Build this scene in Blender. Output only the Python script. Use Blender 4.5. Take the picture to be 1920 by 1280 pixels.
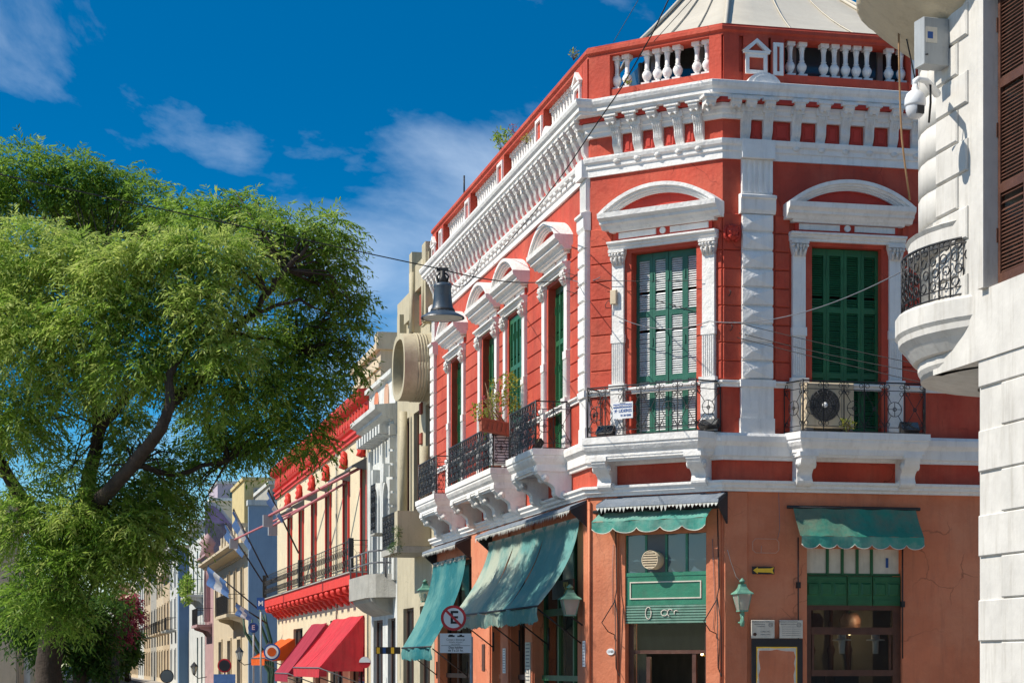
import bpy, math, random
import numpy as np
from mathutils import Matrix, Vector
R = math.radians
rnd = random.Random(7)
for o in list(bpy.data.objects): bpy.data.objects.remove(o)
scene = bpy.context.scene
C0 = scene.collection

# ------------------------------------------------------------------ camera, sky, sun, exposure
FPX, HX, HY, EYE = 3800.0, 960.0, 1245.0, 1.65      # measured: focal length and horizon in a 1920 px wide picture
cd = bpy.data.cameras.new('camera'); cam = bpy.data.objects.new('camera', cd); C0.objects.link(cam)
cam.location = (0, 0, EYE); cam.rotation_euler = (R(90), 0, 0)
cd.sensor_width = 36; cd.lens = FPX / 1920 * 36; cd.shift_y = (HY - 640) / 1920
cd.clip_start = .1; cd.clip_end = 3000
scene.camera = cam
SUN_AZ, SUN_EL = 191.3, 47.0                        # direction towards the sun, measured from +X counter-clockwise
w = bpy.data.worlds.new('World'); scene.world = w; w.use_nodes = True
nt = w.node_tree; nt.nodes.clear(); N = nt.nodes.new; L = nt.links.new
out = N('ShaderNodeOutputWorld'); bg = N('ShaderNodeBackground'); sky = N('ShaderNodeTexSky')
sky.sky_type = 'NISHITA'; sky.sun_disc = False; sky.sun_elevation = R(SUN_EL); sky.sun_rotation = R(90 - SUN_AZ)
sky.air_density = 1.0; sky.dust_density = .1; sky.ozone_density = 3.0
tc = N('ShaderNodeTexCoord'); sp = N('ShaderNodeSeparateXYZ'); L(tc.outputs['Generated'], sp.inputs[0])
# the polarised deep blue of the photograph: the same sky with its gradient drawn closer to the horizon, all the way round
mq = N('ShaderNodeMath'); mq.operation = 'MULTIPLY'; L(sp.outputs[2], mq.inputs[0]); L(sp.outputs[2], mq.inputs[1])
mz = N('ShaderNodeMath'); mz.operation = 'MULTIPLY_ADD'; mz.inputs[1].default_value = 12.0; L(mq.outputs[0], mz.inputs[0]); mz.inputs[2].default_value = .02
cb = N('ShaderNodeCombineXYZ'); L(sp.outputs[0], cb.inputs[0]); L(sp.outputs[1], cb.inputs[1]); L(mz.outputs[0], cb.inputs[2])
nm = N('ShaderNodeVectorMath'); nm.operation = 'NORMALIZE'; L(cb.outputs[0], nm.inputs[0]); L(nm.outputs[0], sky.inputs[0])
gm = N('ShaderNodeHueSaturation'); gm.inputs['Saturation'].default_value = 1.6; gm.inputs['Value'].default_value = .64; gm.inputs['Hue'].default_value = .493
L(sky.outputs[0], gm.inputs['Color'])
# thin wisps of cirrus, laid on a plane high above (direction / height)
dv = N('ShaderNodeMath'); dv.operation = 'ADD'; dv.inputs[1].default_value = .12; L(sp.outputs[2], dv.inputs[0])
dx = N('ShaderNodeMath'); dx.operation = 'DIVIDE'; L(sp.outputs[0], dx.inputs[0]); L(dv.outputs[0], dx.inputs[1])
dy = N('ShaderNodeMath'); dy.operation = 'DIVIDE'; L(sp.outputs[1], dy.inputs[0]); L(dv.outputs[0], dy.inputs[1])
cc = N('ShaderNodeCombineXYZ'); L(dx.outputs[0], cc.inputs[0]); L(dy.outputs[0], cc.inputs[1])
mp = N('ShaderNodeMapping'); mp.inputs['Scale'].default_value = (1.5, .62, 1); mp.inputs['Rotation'].default_value = (0, 0, R(-24)); mp.inputs['Location'].default_value = (7.43, 1.10, 0)
L(cc.outputs[0], mp.inputs[0])
n1 = N('ShaderNodeTexNoise'); n1.inputs['Scale'].default_value = 1.05; n1.inputs['Detail'].default_value = 9; n1.inputs['Roughness'].default_value = .56; n1.inputs['Distortion'].default_value = .9
L(mp.outputs[0], n1.inputs['Vector'])
rp = N('ShaderNodeValToRGB'); rp.color_ramp.elements[0].position = .51; rp.color_ramp.elements[1].position = .84
rp.color_ramp.elements[0].color = (0, 0, 0, 1); rp.color_ramp.elements[1].color = (.7, .7, .7, 1)
L(n1.outputs['Fac'], rp.inputs[0])
mx = N('ShaderNodeMix'); mx.data_type = 'RGBA'; L(rp.outputs[0], mx.inputs['Factor'])
L(gm.outputs[0], mx.inputs[6]); mx.inputs[7].default_value = (4.3, 5.0, 5.8, 1)
L(mx.outputs[2], bg.inputs['Color']); bg.inputs['Strength'].default_value = .15
L(bg.outputs[0], out.inputs['Surface'])
sd = bpy.data.lights.new('sun', 'SUN'); so = bpy.data.objects.new('sun', sd); C0.objects.link(so)
sd.energy = 4.0; sd.angle = R(.5); sd.color = (1, .93, .82)
tosun = Vector((math.cos(R(SUN_AZ)) * math.cos(R(SUN_EL)), math.sin(R(SUN_AZ)) * math.cos(R(SUN_EL)), math.sin(R(SUN_EL))))
so.rotation_euler = tosun.to_track_quat('Z', 'Y').to_euler()
scene.view_settings.view_transform = 'Standard'; scene.view_settings.look = 'None'
scene.view_settings.gamma = 1; scene.view_settings.use_curve_mapping = False
scene.view_settings.exposure = .6

# ------------------------------------------------------------------ frames: x along a facade (viewer's right), -y out of it, z up
class Frame:
    def __init__(s, ox, oy, deg):
        s.o = Vector((ox, oy, 0)); s.a = R(deg)
        s.u = Vector((math.cos(s.a), math.sin(s.a))); s.n = Vector((math.sin(s.a), -math.cos(s.a)))
        s.M = Matrix.Translation(s.o) @ Matrix.Rotation(s.a, 4, 'Z')
    def at(s, x, y=0, z=0): return s.M @ Matrix.Translation((x, y, z))
    def px(s, X, d=0):                      # where a sight line meets the plane d metres in front of the facade
        k = (X - HX) / FPX; ox, oy = s.o.x + s.n.x * d, s.o.y + s.n.y * d
        return (k * oy - ox) / (s.u.x - k * s.u.y)
    def pz(s, X, Y, d=0):
        t = s.px(X, d); dep = s.o.y + s.n.y * d + s.u.y * t
        return EYE + (HY - Y) / FPX * dep
    def pt(s, x, y=0, z=0): return s.M @ Vector((x, y, z))
def at(X, Y, dep): return Vector(((X - HX) / FPX * dep, dep, EYE + (HY - Y) / FPX * dep))
TH = 12.61
P1 = (3.43, 33.0); P0 = (3.43 - .8444 * 2.489, 33 + .5357 * 2.489)
FA = Frame(P0[0], P0[1], TH - 90); FB = Frame(P1[0], P1[1], TH - 45); FC = Frame(P1[0], P1[1], TH); FW = Frame(0, 0, 0)
LB = 2.489; LA = 14.57; LC = 11.0

# ------------------------------------------------------------------ mesh builder
class MB:
    def __init__(s): s.v = []; s.f = []; s.m = []; s.sm = []; s.c = 0; s.smooth = False
    def add(s, vs, fs, sm=None):
        b = len(s.v); s.v += [tuple(p) for p in vs]
        for f in fs: s.f.append([i + b for i in f]); s.m.append(s.c); s.sm.append(s.smooth if sm is None else sm)
        return s
    def box(s, x0, x1, y0, y1, z0, z1):
        return s.add([(x0, y0, z0), (x1, y0, z0), (x1, y1, z0), (x0, y1, z0), (x0, y0, z1), (x1, y0, z1), (x1, y1, z1), (x0, y1, z1)],
              [(0, 3, 2, 1), (4, 5, 6, 7), (0, 1, 5, 4), (1, 2, 6, 5), (2, 3, 7, 6), (3, 0, 4, 7)])
    def cblock(s, x0, x1, y0, y1, z0, z1, c=.02):   # front edges (towards -y) chamfered
        return s.add([(x0, y1, z0), (x1, y1, z0), (x1, y1, z1), (x0, y1, z1), (x0, y0 + c, z0), (x1, y0 + c, z0), (x1, y0 + c, z1), (x0, y0 + c, z1),
               (x0 + c, y0, z0 + c), (x1 - c, y0, z0 + c), (x1 - c, y0, z1 - c), (x0 + c, y0, z1 - c)],
              [(3, 2, 1, 0), (0, 1, 5, 4), (1, 2, 6, 5), (2, 3, 7, 6), (3, 0, 4, 7), (4, 5, 9, 8), (5, 6, 10, 9), (6, 7, 11, 10), (7, 4, 8, 11), (8, 9, 10, 11)])
    def prism(s, poly, a0, a1, ax='x', sm=False):   # poly in the plane across ax; x:(y,z) y:(x,z) z:(x,y)
        n = len(poly)
        g = {'x': lambda p, a: (a, p[0], p[1]), 'y': lambda p, a: (p[0], a, p[1]), 'z': lambda p, a: (p[0], p[1], a)}[ax]
        vs = [g(p, a0) for p in poly] + [g(p, a1) for p in poly]
        s.add(vs, [tuple(range(n - 1, -1, -1)), tuple(range(n, 2 * n))], False)
        b = len(s.v) - 2 * n
        for i in range(n): j = (i + 1) % n; s.f.append([b + i, b + j, b + n + j, b + n + i]); s.m.append(s.c); s.sm.append(sm)
        return s
    def lathe(s, pr, cx=0, cy=0, z0=0, n=12, sm=True, a0=0, a1=2 * math.pi, cap=True):
        full = abs(a1 - a0) > 6.28; k = n if full else n + 1
        vs = [(cx + r * math.cos(a0 + (a1 - a0) * i / n), cy + r * math.sin(a0 + (a1 - a0) * i / n), z0 + z) for r, z in pr for i in range(k)]
        fs = [(j * k + i, j * k + (i + 1) % k, (j + 1) * k + (i + 1) % k, (j + 1) * k + i) for j in range(len(pr) - 1) for i in range(k if full else k - 1)]
        s.add(vs, fs, sm)
        if cap and full:
            b = len(s.v) - len(vs)
            for q in ([b + i for i in range(k - 1, -1, -1)], [b + (len(pr) - 1) * k + i for i in range(k)]): s.f.append(q); s.m.append(s.c); s.sm.append(False)
        return s
    def tube(s, pts, r, n=5, cap=True, sm=True):
        pts = [Vector(p) for p in pts]; m = len(pts); rr = r if isinstance(r, (list, tuple)) else [r] * m
        vs = []; up = None
        for i, p in enumerate(pts):
            d = (pts[min(i + 1, m - 1)] - pts[max(i - 1, 0)])
            d = d.normalized() if d.length > 1e-9 else Vector((0, 0, 1))
            if up is None: up = Vector((0, 0, 1)) if abs(d.z) < .9 else Vector((1, 0, 0))
            a = d.cross(up)
            if a.length < 1e-6: a = d.cross(Vector((0, 1, .01)))
            a.normalize(); b = a.cross(d); up = b
            for k in range(n):
                t = 2 * math.pi * (k + .5) / n; vs.append(p + a * (rr[i] * math.cos(t)) + b * (rr[i] * math.sin(t)))
        fs = [(i * n + k, i * n + (k + 1) % n, (i + 1) * n + (k + 1) % n, (i + 1) * n + k) for i in range(m - 1) for k in range(n)]
        if cap: fs += [tuple(range(n - 1, -1, -1)), tuple((m - 1) * n + k for k in range(n))]
        return s.add(vs, fs, sm)
    def ring(s, c, r, t, ex, ez, n=12, k=4):        # a thin hoop in the plane of ex and ez
        c, ex, ez = Vector(c), Vector(ex), Vector(ez)
        return s.tube([c + ex * (r * math.cos(2 * math.pi * i / n)) + ez * (r * math.sin(2 * math.pi * i / n)) for i in range(n + 1)], t, k, False)
    def sweep(s, path, prof, cap=True, closed_prof=True):   # path: plan points left to right; prof: (out, z)
        P = [Vector(p) for p in path]; n = len(P); k = len(prof); vs = []
        for i in range(n):
            ns = []
            if i > 0: d = (P[i] - P[i - 1]).normalized(); ns.append(Vector((d.y, -d.x)))
            if i < n - 1: d = (P[i + 1] - P[i]).normalized(); ns.append(Vector((d.y, -d.x)))
            m = ns[0] if len(ns) == 1 else (ns[0] + ns[1]) / (1 + ns[0].dot(ns[1]))
            for o, z in prof: vs.append((P[i].x + m.x * o, P[i].y + m.y * o, z))
        fs = [(i * k + j, (i + 1) * k + j, (i + 1) * k + (j + 1) % k, i * k + (j + 1) % k) for i in range(n - 1) for j in range(k if closed_prof else k - 1)]
        if cap and closed_prof: fs += [tuple(range(k - 1, -1, -1)), tuple((n - 1) * k + j for j in range(k))]
        return s.add(vs, fs)
    def grid(s, rows, sm=True, wrap=False):
        k = len(rows[0]); vs = [p for r in rows for p in r]
        return s.add(vs, [(i * k + j, i * k + j + 1, (i + 1) * k + j + 1, (i + 1) * k + j) for i in range(len(rows) - 1) for j in range(k - 1)], sm)
    def mesh(s, name, mats):
        me = bpy.data.meshes.new(name); me.from_pydata(s.v, [], s.f)
        if not isinstance(mats, (list, tuple)): mats = [mats]
        for m in mats: me.materials.append(m)
        me.polygons.foreach_set('material_index', s.m); me.polygons.foreach_set('use_smooth', s.sm); me.update()
        return me
W = {}
def link(o, parent, M):
    C0.objects.link(o); W[o.name] = M
    if parent is not None:
        o.parent = parent; o.matrix_parent_inverse = W[parent.name].inverted()
    o.matrix_basis = M
    return o
def part(name, mb, mats, parent, M=None, kind=None, label=None):
    """one mesh object under its thing (or under one of its parts)"""
    me = mb if isinstance(mb, bpy.types.Mesh) else mb.mesh(name, mats)
    o = bpy.data.objects.new(name, me); link(o, parent, M if M is not None else (W[parent.name] if parent else Matrix()))
    if kind: o['kind'] = kind
    if label: o['label'] = label
    return o
def tag(o, label, cat, group=None):
    o['label'] = label; o['category'] = cat
    if group: o['group'] = group
    return o
def thing(name, label, cat, M=None, group=None):
    o = bpy.data.objects.new(name, None); o.empty_display_size = .2
    link(o, None, M if M is not None else Matrix()); return tag(o, label, cat, group)
def solo(name, mb, mats, label, cat, M=None, group=None):
    return tag(part(name, mb, mats, None, M), label, cat, group)
def struct(name, mb, mats, M=None):
    return part(name, mb, mats, None, M, kind='structure')
def copy_tree(src, M, label=None, group=None):
    kids = {}
    for o in C0.objects:
        if o.parent: kids.setdefault(o.parent.name, []).append(o)
    def rec(o, par, root):
        c = o.copy(); C0.objects.link(c)
        if root: c.matrix_basis = M; W[c.name] = M
        else: c.parent = par
        for ch in kids.get(o.name, []): rec(ch, c, False)
        return c
    r = rec(src, None, True)
    if label: r['label'] = label
    if group: r['group'] = group
    return r
_T = {}
def text_mesh(body, size, ext, mat, align='CENTER', bold=False):
    cu = bpy.data.curves.new('txt', 'FONT'); cu.body = body; cu.size = size; cu.extrude = ext; cu.align_x = align; cu.align_y = 'CENTER'
    cu.resolution_u = 3
    if bold: cu.offset = size * .02
    o = bpy.data.objects.new('txt', cu); C0.objects.link(o)
    me = bpy.data.meshes.new_from_object(o); bpy.data.objects.remove(o); bpy.data.curves.remove(cu)
    me.transform(Matrix.Rotation(R(90), 4, 'X')); me.materials.clear(); me.materials.append(mat)
    return me

# ------------------------------------------------------------------ materials
def _nodes(name):
    m = bpy.data.materials.new(name); m.use_nodes = True; t = m.node_tree
    return m, t, t.nodes['Principled BSDF']
def paint(name, col, rough=.7, var=.12, scale=2.0, bump=.25, bscale=30, dirt=0, dirtcol=(.06, .05, .04), fade=None, fadeamt=0, metal=0, spec=.4, streak=True, crack=0):
    """painted or rendered surface: slow colour variation, fine relief, rain streaks and grime"""
    m, t, b = _nodes(name); n = t.nodes.new; l = t.links.new
    b.inputs['Roughness'].default_value = rough; b.inputs['Metallic'].default_value = metal
    b.inputs['Specular IOR Level'].default_value = spec
    g = n('ShaderNodeNewGeometry')
    no = n('ShaderNodeTexNoise'); no.inputs['Scale'].default_value = scale; no.inputs['Detail'].default_value = 6; no.inputs['Roughness'].default_value = .6
    l(g.outputs['Position'], no.inputs['Vector'])
    r = n('ShaderNodeMapRange'); r.inputs['From Min'].default_value = .3; r.inputs['From Max'].default_value = .7
    r.inputs['To Min'].default_value = 1 - var; r.inputs['To Max'].default_value = 1 + var; l(no.outputs['Fac'], r.inputs[0])
    mu = n('ShaderNodeVectorMath'); mu.operation = 'SCALE'; mu.inputs[0].default_value = col; l(r.outputs[0], mu.inputs['Scale'])
    last = mu.outputs[0]
    if fade:
        n2 = n('ShaderNodeTexNoise'); n2.inputs['Scale'].default_value = scale * .7; n2.inputs['Detail'].default_value = 8; n2.inputs['Roughness'].default_value = .7
        l(g.outputs['Position'], n2.inputs['Vector'])
        r2 = n('ShaderNodeMapRange'); r2.inputs['From Min'].default_value = .45; r2.inputs['From Max'].default_value = .62; r2.inputs['To Max'].default_value = fadeamt; l(n2.outputs['Fac'], r2.inputs[0])
        x = n('ShaderNodeMix'); x.data_type = 'RGBA'; l(r2.outputs[0], x.inputs['Factor']); l(last, x.inputs[6]); x.inputs[7].default_value = (*fade, 1); last = x.outputs[2]
    if dirt:
        mp = n('ShaderNodeMapping'); mp.inputs['Scale'].default_value = (5, 5, .55 if streak else 5); l(g.outputs['Position'], mp.inputs[0])
        n3 = n('ShaderNodeTexNoise'); n3.inputs['Scale'].default_value = 1.6; n3.inputs['Detail'].default_value = 8; n3.inputs['Roughness'].default_value = .72
        l(mp.outputs[0], n3.inputs['Vector'])
        r3 = n('ShaderNodeMapRange'); r3.inputs['From Min'].default_value = .5; r3.inputs['From Max'].default_value = .75; r3.inputs['To Max'].default_value = dirt; l(n3.outputs['Fac'], r3.inputs[0])
        x = n('ShaderNodeMix'); x.data_type = 'RGBA'; l(r3.outputs[0], x.inputs['Factor']); l(last, x.inputs[6]); x.inputs[7].default_value = (*dirtcol, 1); last = x.outputs[2]
    if crack: # hairline cracks, broken up so that they come and go
        nd = n('ShaderNodeTexNoise'); nd.inputs['Scale'].default_value = 2.2; nd.inputs['Detail'].default_value = 6; l(g.outputs['Position'], nd.inputs['Vector'])
        ma = n('ShaderNodeVectorMath'); ma.operation = 'MULTIPLY_ADD'; ma.inputs[1].default_value = (.5, .5, .5); l(nd.outputs['Color'], ma.inputs[0]); l(g.outputs['Position'], ma.inputs[2])
        vo = n('ShaderNodeTexVoronoi'); vo.feature = 'DISTANCE_TO_EDGE'; vo.inputs['Scale'].default_value = .9; l(ma.outputs[0], vo.inputs['Vector'])
        rc_ = n('ShaderNodeMapRange'); rc_.inputs['From Min'].default_value = .0; rc_.inputs['From Max'].default_value = .012; rc_.inputs['To Min'].default_value = crack; rc_.inputs['To Max'].default_value = 0; l(vo.outputs['Distance'], rc_.inputs[0])
        rm = n('ShaderNodeMapRange'); rm.inputs['From Min'].default_value = .5; rm.inputs['From Max'].default_value = .6; l(no.outputs['Fac'], rm.inputs[0])
        mm = n('ShaderNodeMath'); mm.operation = 'MULTIPLY'; l(rc_.outputs[0], mm.inputs[0]); l(rm.outputs[0], mm.inputs[1])
        x = n('ShaderNodeMix'); x.data_type = 'RGBA'; l(mm.outputs[0], x.inputs['Factor']); l(last, x.inputs[6]); x.inputs[7].default_value = (col[0] * .35, col[1] * .35, col[2] * .35, 1); last = x.outputs[2]
    l(last, b.inputs['Base Color'])
    if bump:
        n4 = n('ShaderNodeTexNoise'); n4.inputs['Scale'].default_value = bscale; n4.inputs['Detail'].default_value = 5; l(g.outputs['Position'], n4.inputs['Vector'])
        n5 = n('ShaderNodeTexNoise'); n5.inputs['Scale'].default_value = bscale * .12; n5.inputs['Detail'].default_value = 3; l(g.outputs['Position'], n5.inputs['Vector'])
        ad = n('ShaderNodeMath'); ad.operation = 'MULTIPLY_ADD'; ad.inputs[1].default_value = 3.0; l(n5.outputs['Fac'], ad.inputs[0]); l(n4.outputs['Fac'], ad.inputs[2])
        bp = n('ShaderNodeBump'); bp.inputs['Strength'].default_value = bump; bp.inputs['Distance'].default_value = .02; l(ad.outputs[0], bp.inputs['Height']); l(bp.outputs[0], b.inputs['Normal'])
    return m
def glassy(name, col=(.015, .02, .025), rough=.06):
    m, t, b = _nodes(name); b.inputs['Base Color'].default_value = (*col, 1); b.inputs['Roughness'].default_value = rough; b.inputs['Specular IOR Level'].default_value = .9
    n = t.nodes.new; no = n('ShaderNodeTexNoise'); no.inputs['Scale'].default_value = 1.3; g = n('ShaderNodeNewGeometry'); t.links.new(g.outputs['Position'], no.inputs['Vector'])
    bp = n('ShaderNodeBump'); bp.inputs['Strength'].default_value = .06; bp.inputs['Distance'].default_value = .05; t.links.new(no.outputs['Fac'], bp.inputs['Height']); t.links.new(bp.outputs[0], b.inputs['Normal'])
    return m
def clear(name, tint=(.75, .8, .8), rough=.03, mixf=.8):
    m, t, b = _nodes(name); n = t.nodes.new; tr = n('ShaderNodeBsdfTransparent'); tr.inputs[0].default_value = (*tint, 1)
    b.inputs['Base Color'].default_value = (.02, .025, .03, 1); b.inputs['Roughness'].default_value = rough; b.inputs['Specular IOR Level'].default_value = .8
    x = n('ShaderNodeMixShader'); x.inputs[0].default_value = 1 - mixf; t.links.new(tr.outputs[0], x.inputs[1]); t.links.new(b.outputs[0], x.inputs[2])
    t.links.new(x.outputs[0], t.nodes['Material Output'].inputs[0]); return m
def cloth(name, col, fade=None, amt=.5, transl=.25, scale=2.5, dirt=.3):
    m = paint(name, col, .85, .15, scale, .35, 60, dirt=dirt, dirtcol=(col[0] * .45, col[1] * .45, col[2] * .45), fade=fade, fadeamt=amt, spec=.15)
    t = m.node_tree; b = t.nodes['Principled BSDF']; n = t.nodes.new
    tl = n('ShaderNodeBsdfTranslucent'); src = b.inputs['Base Color'].links[0].from_socket; t.links.new(src, tl.inputs[0])
    x = n('ShaderNodeMixShader'); x.inputs[0].default_value = transl; t.links.new(b.outputs[0], x.inputs[1]); t.links.new(tl.outputs[0], x.inputs[2]); t.links.new(x.outputs[0], t.nodes['Material Output'].inputs[0])
    return m
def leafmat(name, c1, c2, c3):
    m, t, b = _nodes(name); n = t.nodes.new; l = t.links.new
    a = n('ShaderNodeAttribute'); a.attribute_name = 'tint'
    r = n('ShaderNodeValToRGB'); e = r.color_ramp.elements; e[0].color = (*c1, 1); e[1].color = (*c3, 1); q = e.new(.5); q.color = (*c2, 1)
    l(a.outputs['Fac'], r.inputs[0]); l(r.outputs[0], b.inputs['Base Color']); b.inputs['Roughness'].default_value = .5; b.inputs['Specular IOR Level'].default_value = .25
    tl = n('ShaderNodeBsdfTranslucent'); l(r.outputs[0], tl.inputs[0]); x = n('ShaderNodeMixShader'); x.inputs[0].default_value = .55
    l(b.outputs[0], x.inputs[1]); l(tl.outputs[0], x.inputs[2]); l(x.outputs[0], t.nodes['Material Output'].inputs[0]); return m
def glow(name, col, s):
    m, t, b = _nodes(name); b.inputs['Emission Color'].default_value = (*col, 1); b.inputs['Emission Strength'].default_value = s; b.inputs['Base Color'].default_value = (*col, 1); return m

RED = paint('red_render', (.46, .058, .030), .75, .22, 1.3, .5, 16, dirt=.42, dirtcol=(.20, .03, .02), fade=(.54, .11, .06), fadeamt=.6, crack=.8)
REDD = paint('red_trim', (.50, .045, .028), .7, .12, 2, .3, 30, dirt=.25, dirtcol=(.14, .02, .015))
WHT = paint('white_moulding', (.78, .765, .74), .65, .07, 2.5, .5, 22, dirt=.36, dirtcol=(.34, .30, .26))
WHTD = paint('white_carving', (.74, .72, .69), .7, .08, 4, .6, 60, dirt=.42, dirtcol=(.30, .27, .24))
TERRA = paint('terracotta_render', (.56, .175, .085), .75, .16, .8, .4, 20, dirt=.38, dirtcol=(.30, .11, .07), fade=(.68, .285, .16), fadeamt=.55, crack=.7)
GREEN = paint('green_woodwork', (.022, .125, .052), .42, .18, 3, .2, 40, dirt=.25, dirtcol=(.02, .05, .03))
GREENB = paint('teal_green_woodwork', (.025, .125, .085), .42, .18, 3, .2, 40, dirt=.35, dirtcol=(.08, .13, .11))
GREENL = paint('green_door_panel', (.035, .19, .115), .4, .15, 3, .2, 40, dirt=.3, dirtcol=(.10, .16, .12), streak=False)
PALESL = paint('sun_glare_slats', (.68, .70, .69), .45, .12, 6, .3, 40, dirt=.15)  # glare of the sun on the corner shutter slats, put into their colour
IRON = paint('black_iron', (.012, .012, .014), .5, .2, 8, .2, 60, dirt=.25, dirtcol=(.07, .04, .025), spec=.5)
BROWN = paint('brown_wood', (.085, .035, .022), .5, .3, 5, .3, 50, dirt=.3, dirtcol=(.16, .09, .06))
DARK = paint('dark_interior', (.03, .026, .024), .9, .3, 2, 0)
DARK2 = paint('dim_interior_wall', (.16, .14, .11), .9, .3, 2, 0)
GLASS = glassy('window_glass'); GLASSB = glassy('blue_window_glass', (.05, .09, .12), .1); CLEAR = clear('shop_glass')
TEAL = cloth('teal_canvas', (.075, .38, .31), (.38, .52, .44), .65, .3, 1.6, .4)
TEALF = cloth('faded_teal_canvas', (.17, .40, .38), (.56, .62, .50), .9, .35, .7, .25)
HOOD = paint('slate_hood', (.16, .19, .23), .8, .2, 3, .3, 40, dirt=.5, dirtcol=(.35, .36, .36))
CANV = paint('beige_roof_sheet', (.50, .46, .38), .7, .08, 1.2, .25, 14, dirt=.18, dirtcol=(.35, .22, .14), streak=False)
CREAM = paint('cream_render', (.66, .56, .38), .8, .08, 1, .3, 26, dirt=.45, dirtcol=(.38, .31, .22), crack=.5)
DECO = paint('olive_cream_render', (.45, .40, .28), .8, .12, 1, .3, 26, dirt=.7, dirtcol=(.28, .24, .16), crack=.5)
WHITE2 = paint('worn_white_render', (.57, .58, .55), .8, .14, 1.4, .5, 26, dirt=.75, dirtcol=(.22, .23, .23))
CONC = paint('grey_concrete', (.36, .35, .31), .85, .15, 2, .5, 26, dirt=.5, dirtcol=(.14, .13, .12))
BRED = paint('bright_red_paint', (.66, .045, .03), .6, .1, 2, .25, 30, dirt=.15, dirtcol=(.3, .03, .02))
BLUE = paint('blue_wall', (.13, .23, .36), .8, .1, .5, .2, 20, dirt=.25, dirtcol=(.05, .12, .2))
BLUE2 = paint('pale_blue_wall', (.24, .33, .43), .8, .12, .5, .2, 20, dirt=.3, dirtcol=(.1, .16, .25))
LILAC = paint('lilac_wall', (.30, .23, .36), .8, .22, 1.2, .3, 20, dirt=.4, dirtcol=(.16, .13, .2))
BEIGE = paint('beige_stone', (.56, .47, .33), .8, .1, 1.2, .4, 22, dirt=.4, dirtcol=(.25, .2, .14))
BEIGE2 = paint('warm_stone', (.50, .40, .27), .8, .14, 1.2, .4, 22, dirt=.45, dirtcol=(.2, .16, .12))
YEL = paint('yellow_ochre_render', (.56, .45, .22), .8, .1, 1.2, .3, 22, dirt=.3)
PINKST = paint('pink_stone', (.42, .27, .27), .8, .15, 2, .5, 22, dirt=.4, dirtcol=(.2, .12, .13))
ASPH = paint('asphalt', (.05, .05, .052), .9, .2, .6, .3, 40)
PAVE = paint('pavement_stone', (.36, .33, .29), .85, .15, 1, .3, 30, dirt=.3, streak=False)
GRND = paint('street_ground', (.30, .27, .24), .9, .15, .3, .2, 10)
BARK = paint('bark', (.045, .032, .024), .9, .4, 5, .9, 24, dirt=.3, dirtcol=(.1, .08, .05))
LAMPB = paint('blue_grey_lamp_metal', (.035, .055, .08), .4, .15, 6, .15, 50, dirt=.3, dirtcol=(.1, .11, .12), spec=.6)
GREY = paint('grey_metal', (.35, .37, .38), .5, .08, 4, .1, 40, dirt=.25)
PLAST = paint('white_plastic', (.75, .76, .77), .35, .04, 4, 0)
ACM = paint('cream_enamel', (.60, .49, .34), .5, .1, 4, .15, 30, dirt=.45, dirtcol=(.25, .18, .1))
BRASS = paint('faded_copper_green', (.13, .30, .22), .6, .2, 8, .2, 50, dirt=.3, dirtcol=(.05, .12, .09))
FROST = paint('milky_lantern_glass', (.62, .60, .52), .25, .08, 6, 0)
BLK = paint('black_board', (.02, .02, .024), .5, .2, 3, .1, 30)
PAPER = paint('old_paper', (.62, .58, .50), .8, .1, 5, .1, 40, dirt=.25)
BLUEP = paint('blue_print', (.02, .08, .28), .5, .05, 3, 0); REDP = paint('red_print', (.55, .02, .03), .4, .05, 3, 0)
WHP = paint('white_print', (.8, .8, .8), .4, .03, 3, 0); GREYP = paint('grey_print', (.12, .12, .13), .6, .1, 3, 0)
YELP = paint('yellow_print', (.85, .52, .04), .5, .08, 9, 0); GOLD = paint('gold_lettering', (.55, .36, .08), .35, .1, 5, 0)
CABLE = paint('black_cable', (.012, .012, .012), .6, .1, 5, 0); CABW = paint('grey_cable', (.15, .16, .18), .5, .1, 5, 0)
ROPE = paint('tan_cable', (.26, .15, .07), .7, .2, 9, 0)
CRED = cloth('red_awning_cloth', (.68, .06, .08), (.55, .10, .10), .5, .3, 2, .55); CMAR = cloth('maroon_awning_cloth', (.42, .05, .08), None, 0, .3, 2, .2)
CORG = cloth('orange_awning_cloth', (.75, .14, .03), None, 0, .3, 2, .2)
PINKM = paint('pink_pole_paint', (.50, .16, .17), .5, .1, 5, 0); ROLL = paint('pale_green_slats', (.14, .27, .21), .5, .2, 5, .2, 40, dirt=.5, dirtcol=(.30, .36, .32)); FLB = cloth('flag_blue', (.16, .30, .58), None, 0, .3, 3, .1); FLW = cloth('flag_white', (.72, .73, .72), None, 0, .3, 3, .1)
CLAY = paint('clay_pot', (.42, .12, .07), .8, .15, 8, .3, 40, dirt=.3)
TILER = paint('roof_tile_red', (.30, .07, .045), .8, .2, 4, .4, 30, dirt=.3)
LF1 = leafmat('feathery_green_leaves', (.07, .16, .02), (.24, .39, .05), (.50, .57, .16))
LF2 = leafmat('dark_green_leaves', (.02, .06, .012), (.05, .12, .02), (.10, .19, .03))
LF3 = leafmat('crimson_leaves', (.14, .03, .04), (.38, .06, .09), (.55, .14, .16))
LF4 = leafmat('yellow_green_leaves', (.12, .16, .02), (.30, .34, .04), (.5, .45, .1))
BULB = glow('warm_bulb', (1, .72, .35), 6)
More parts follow.
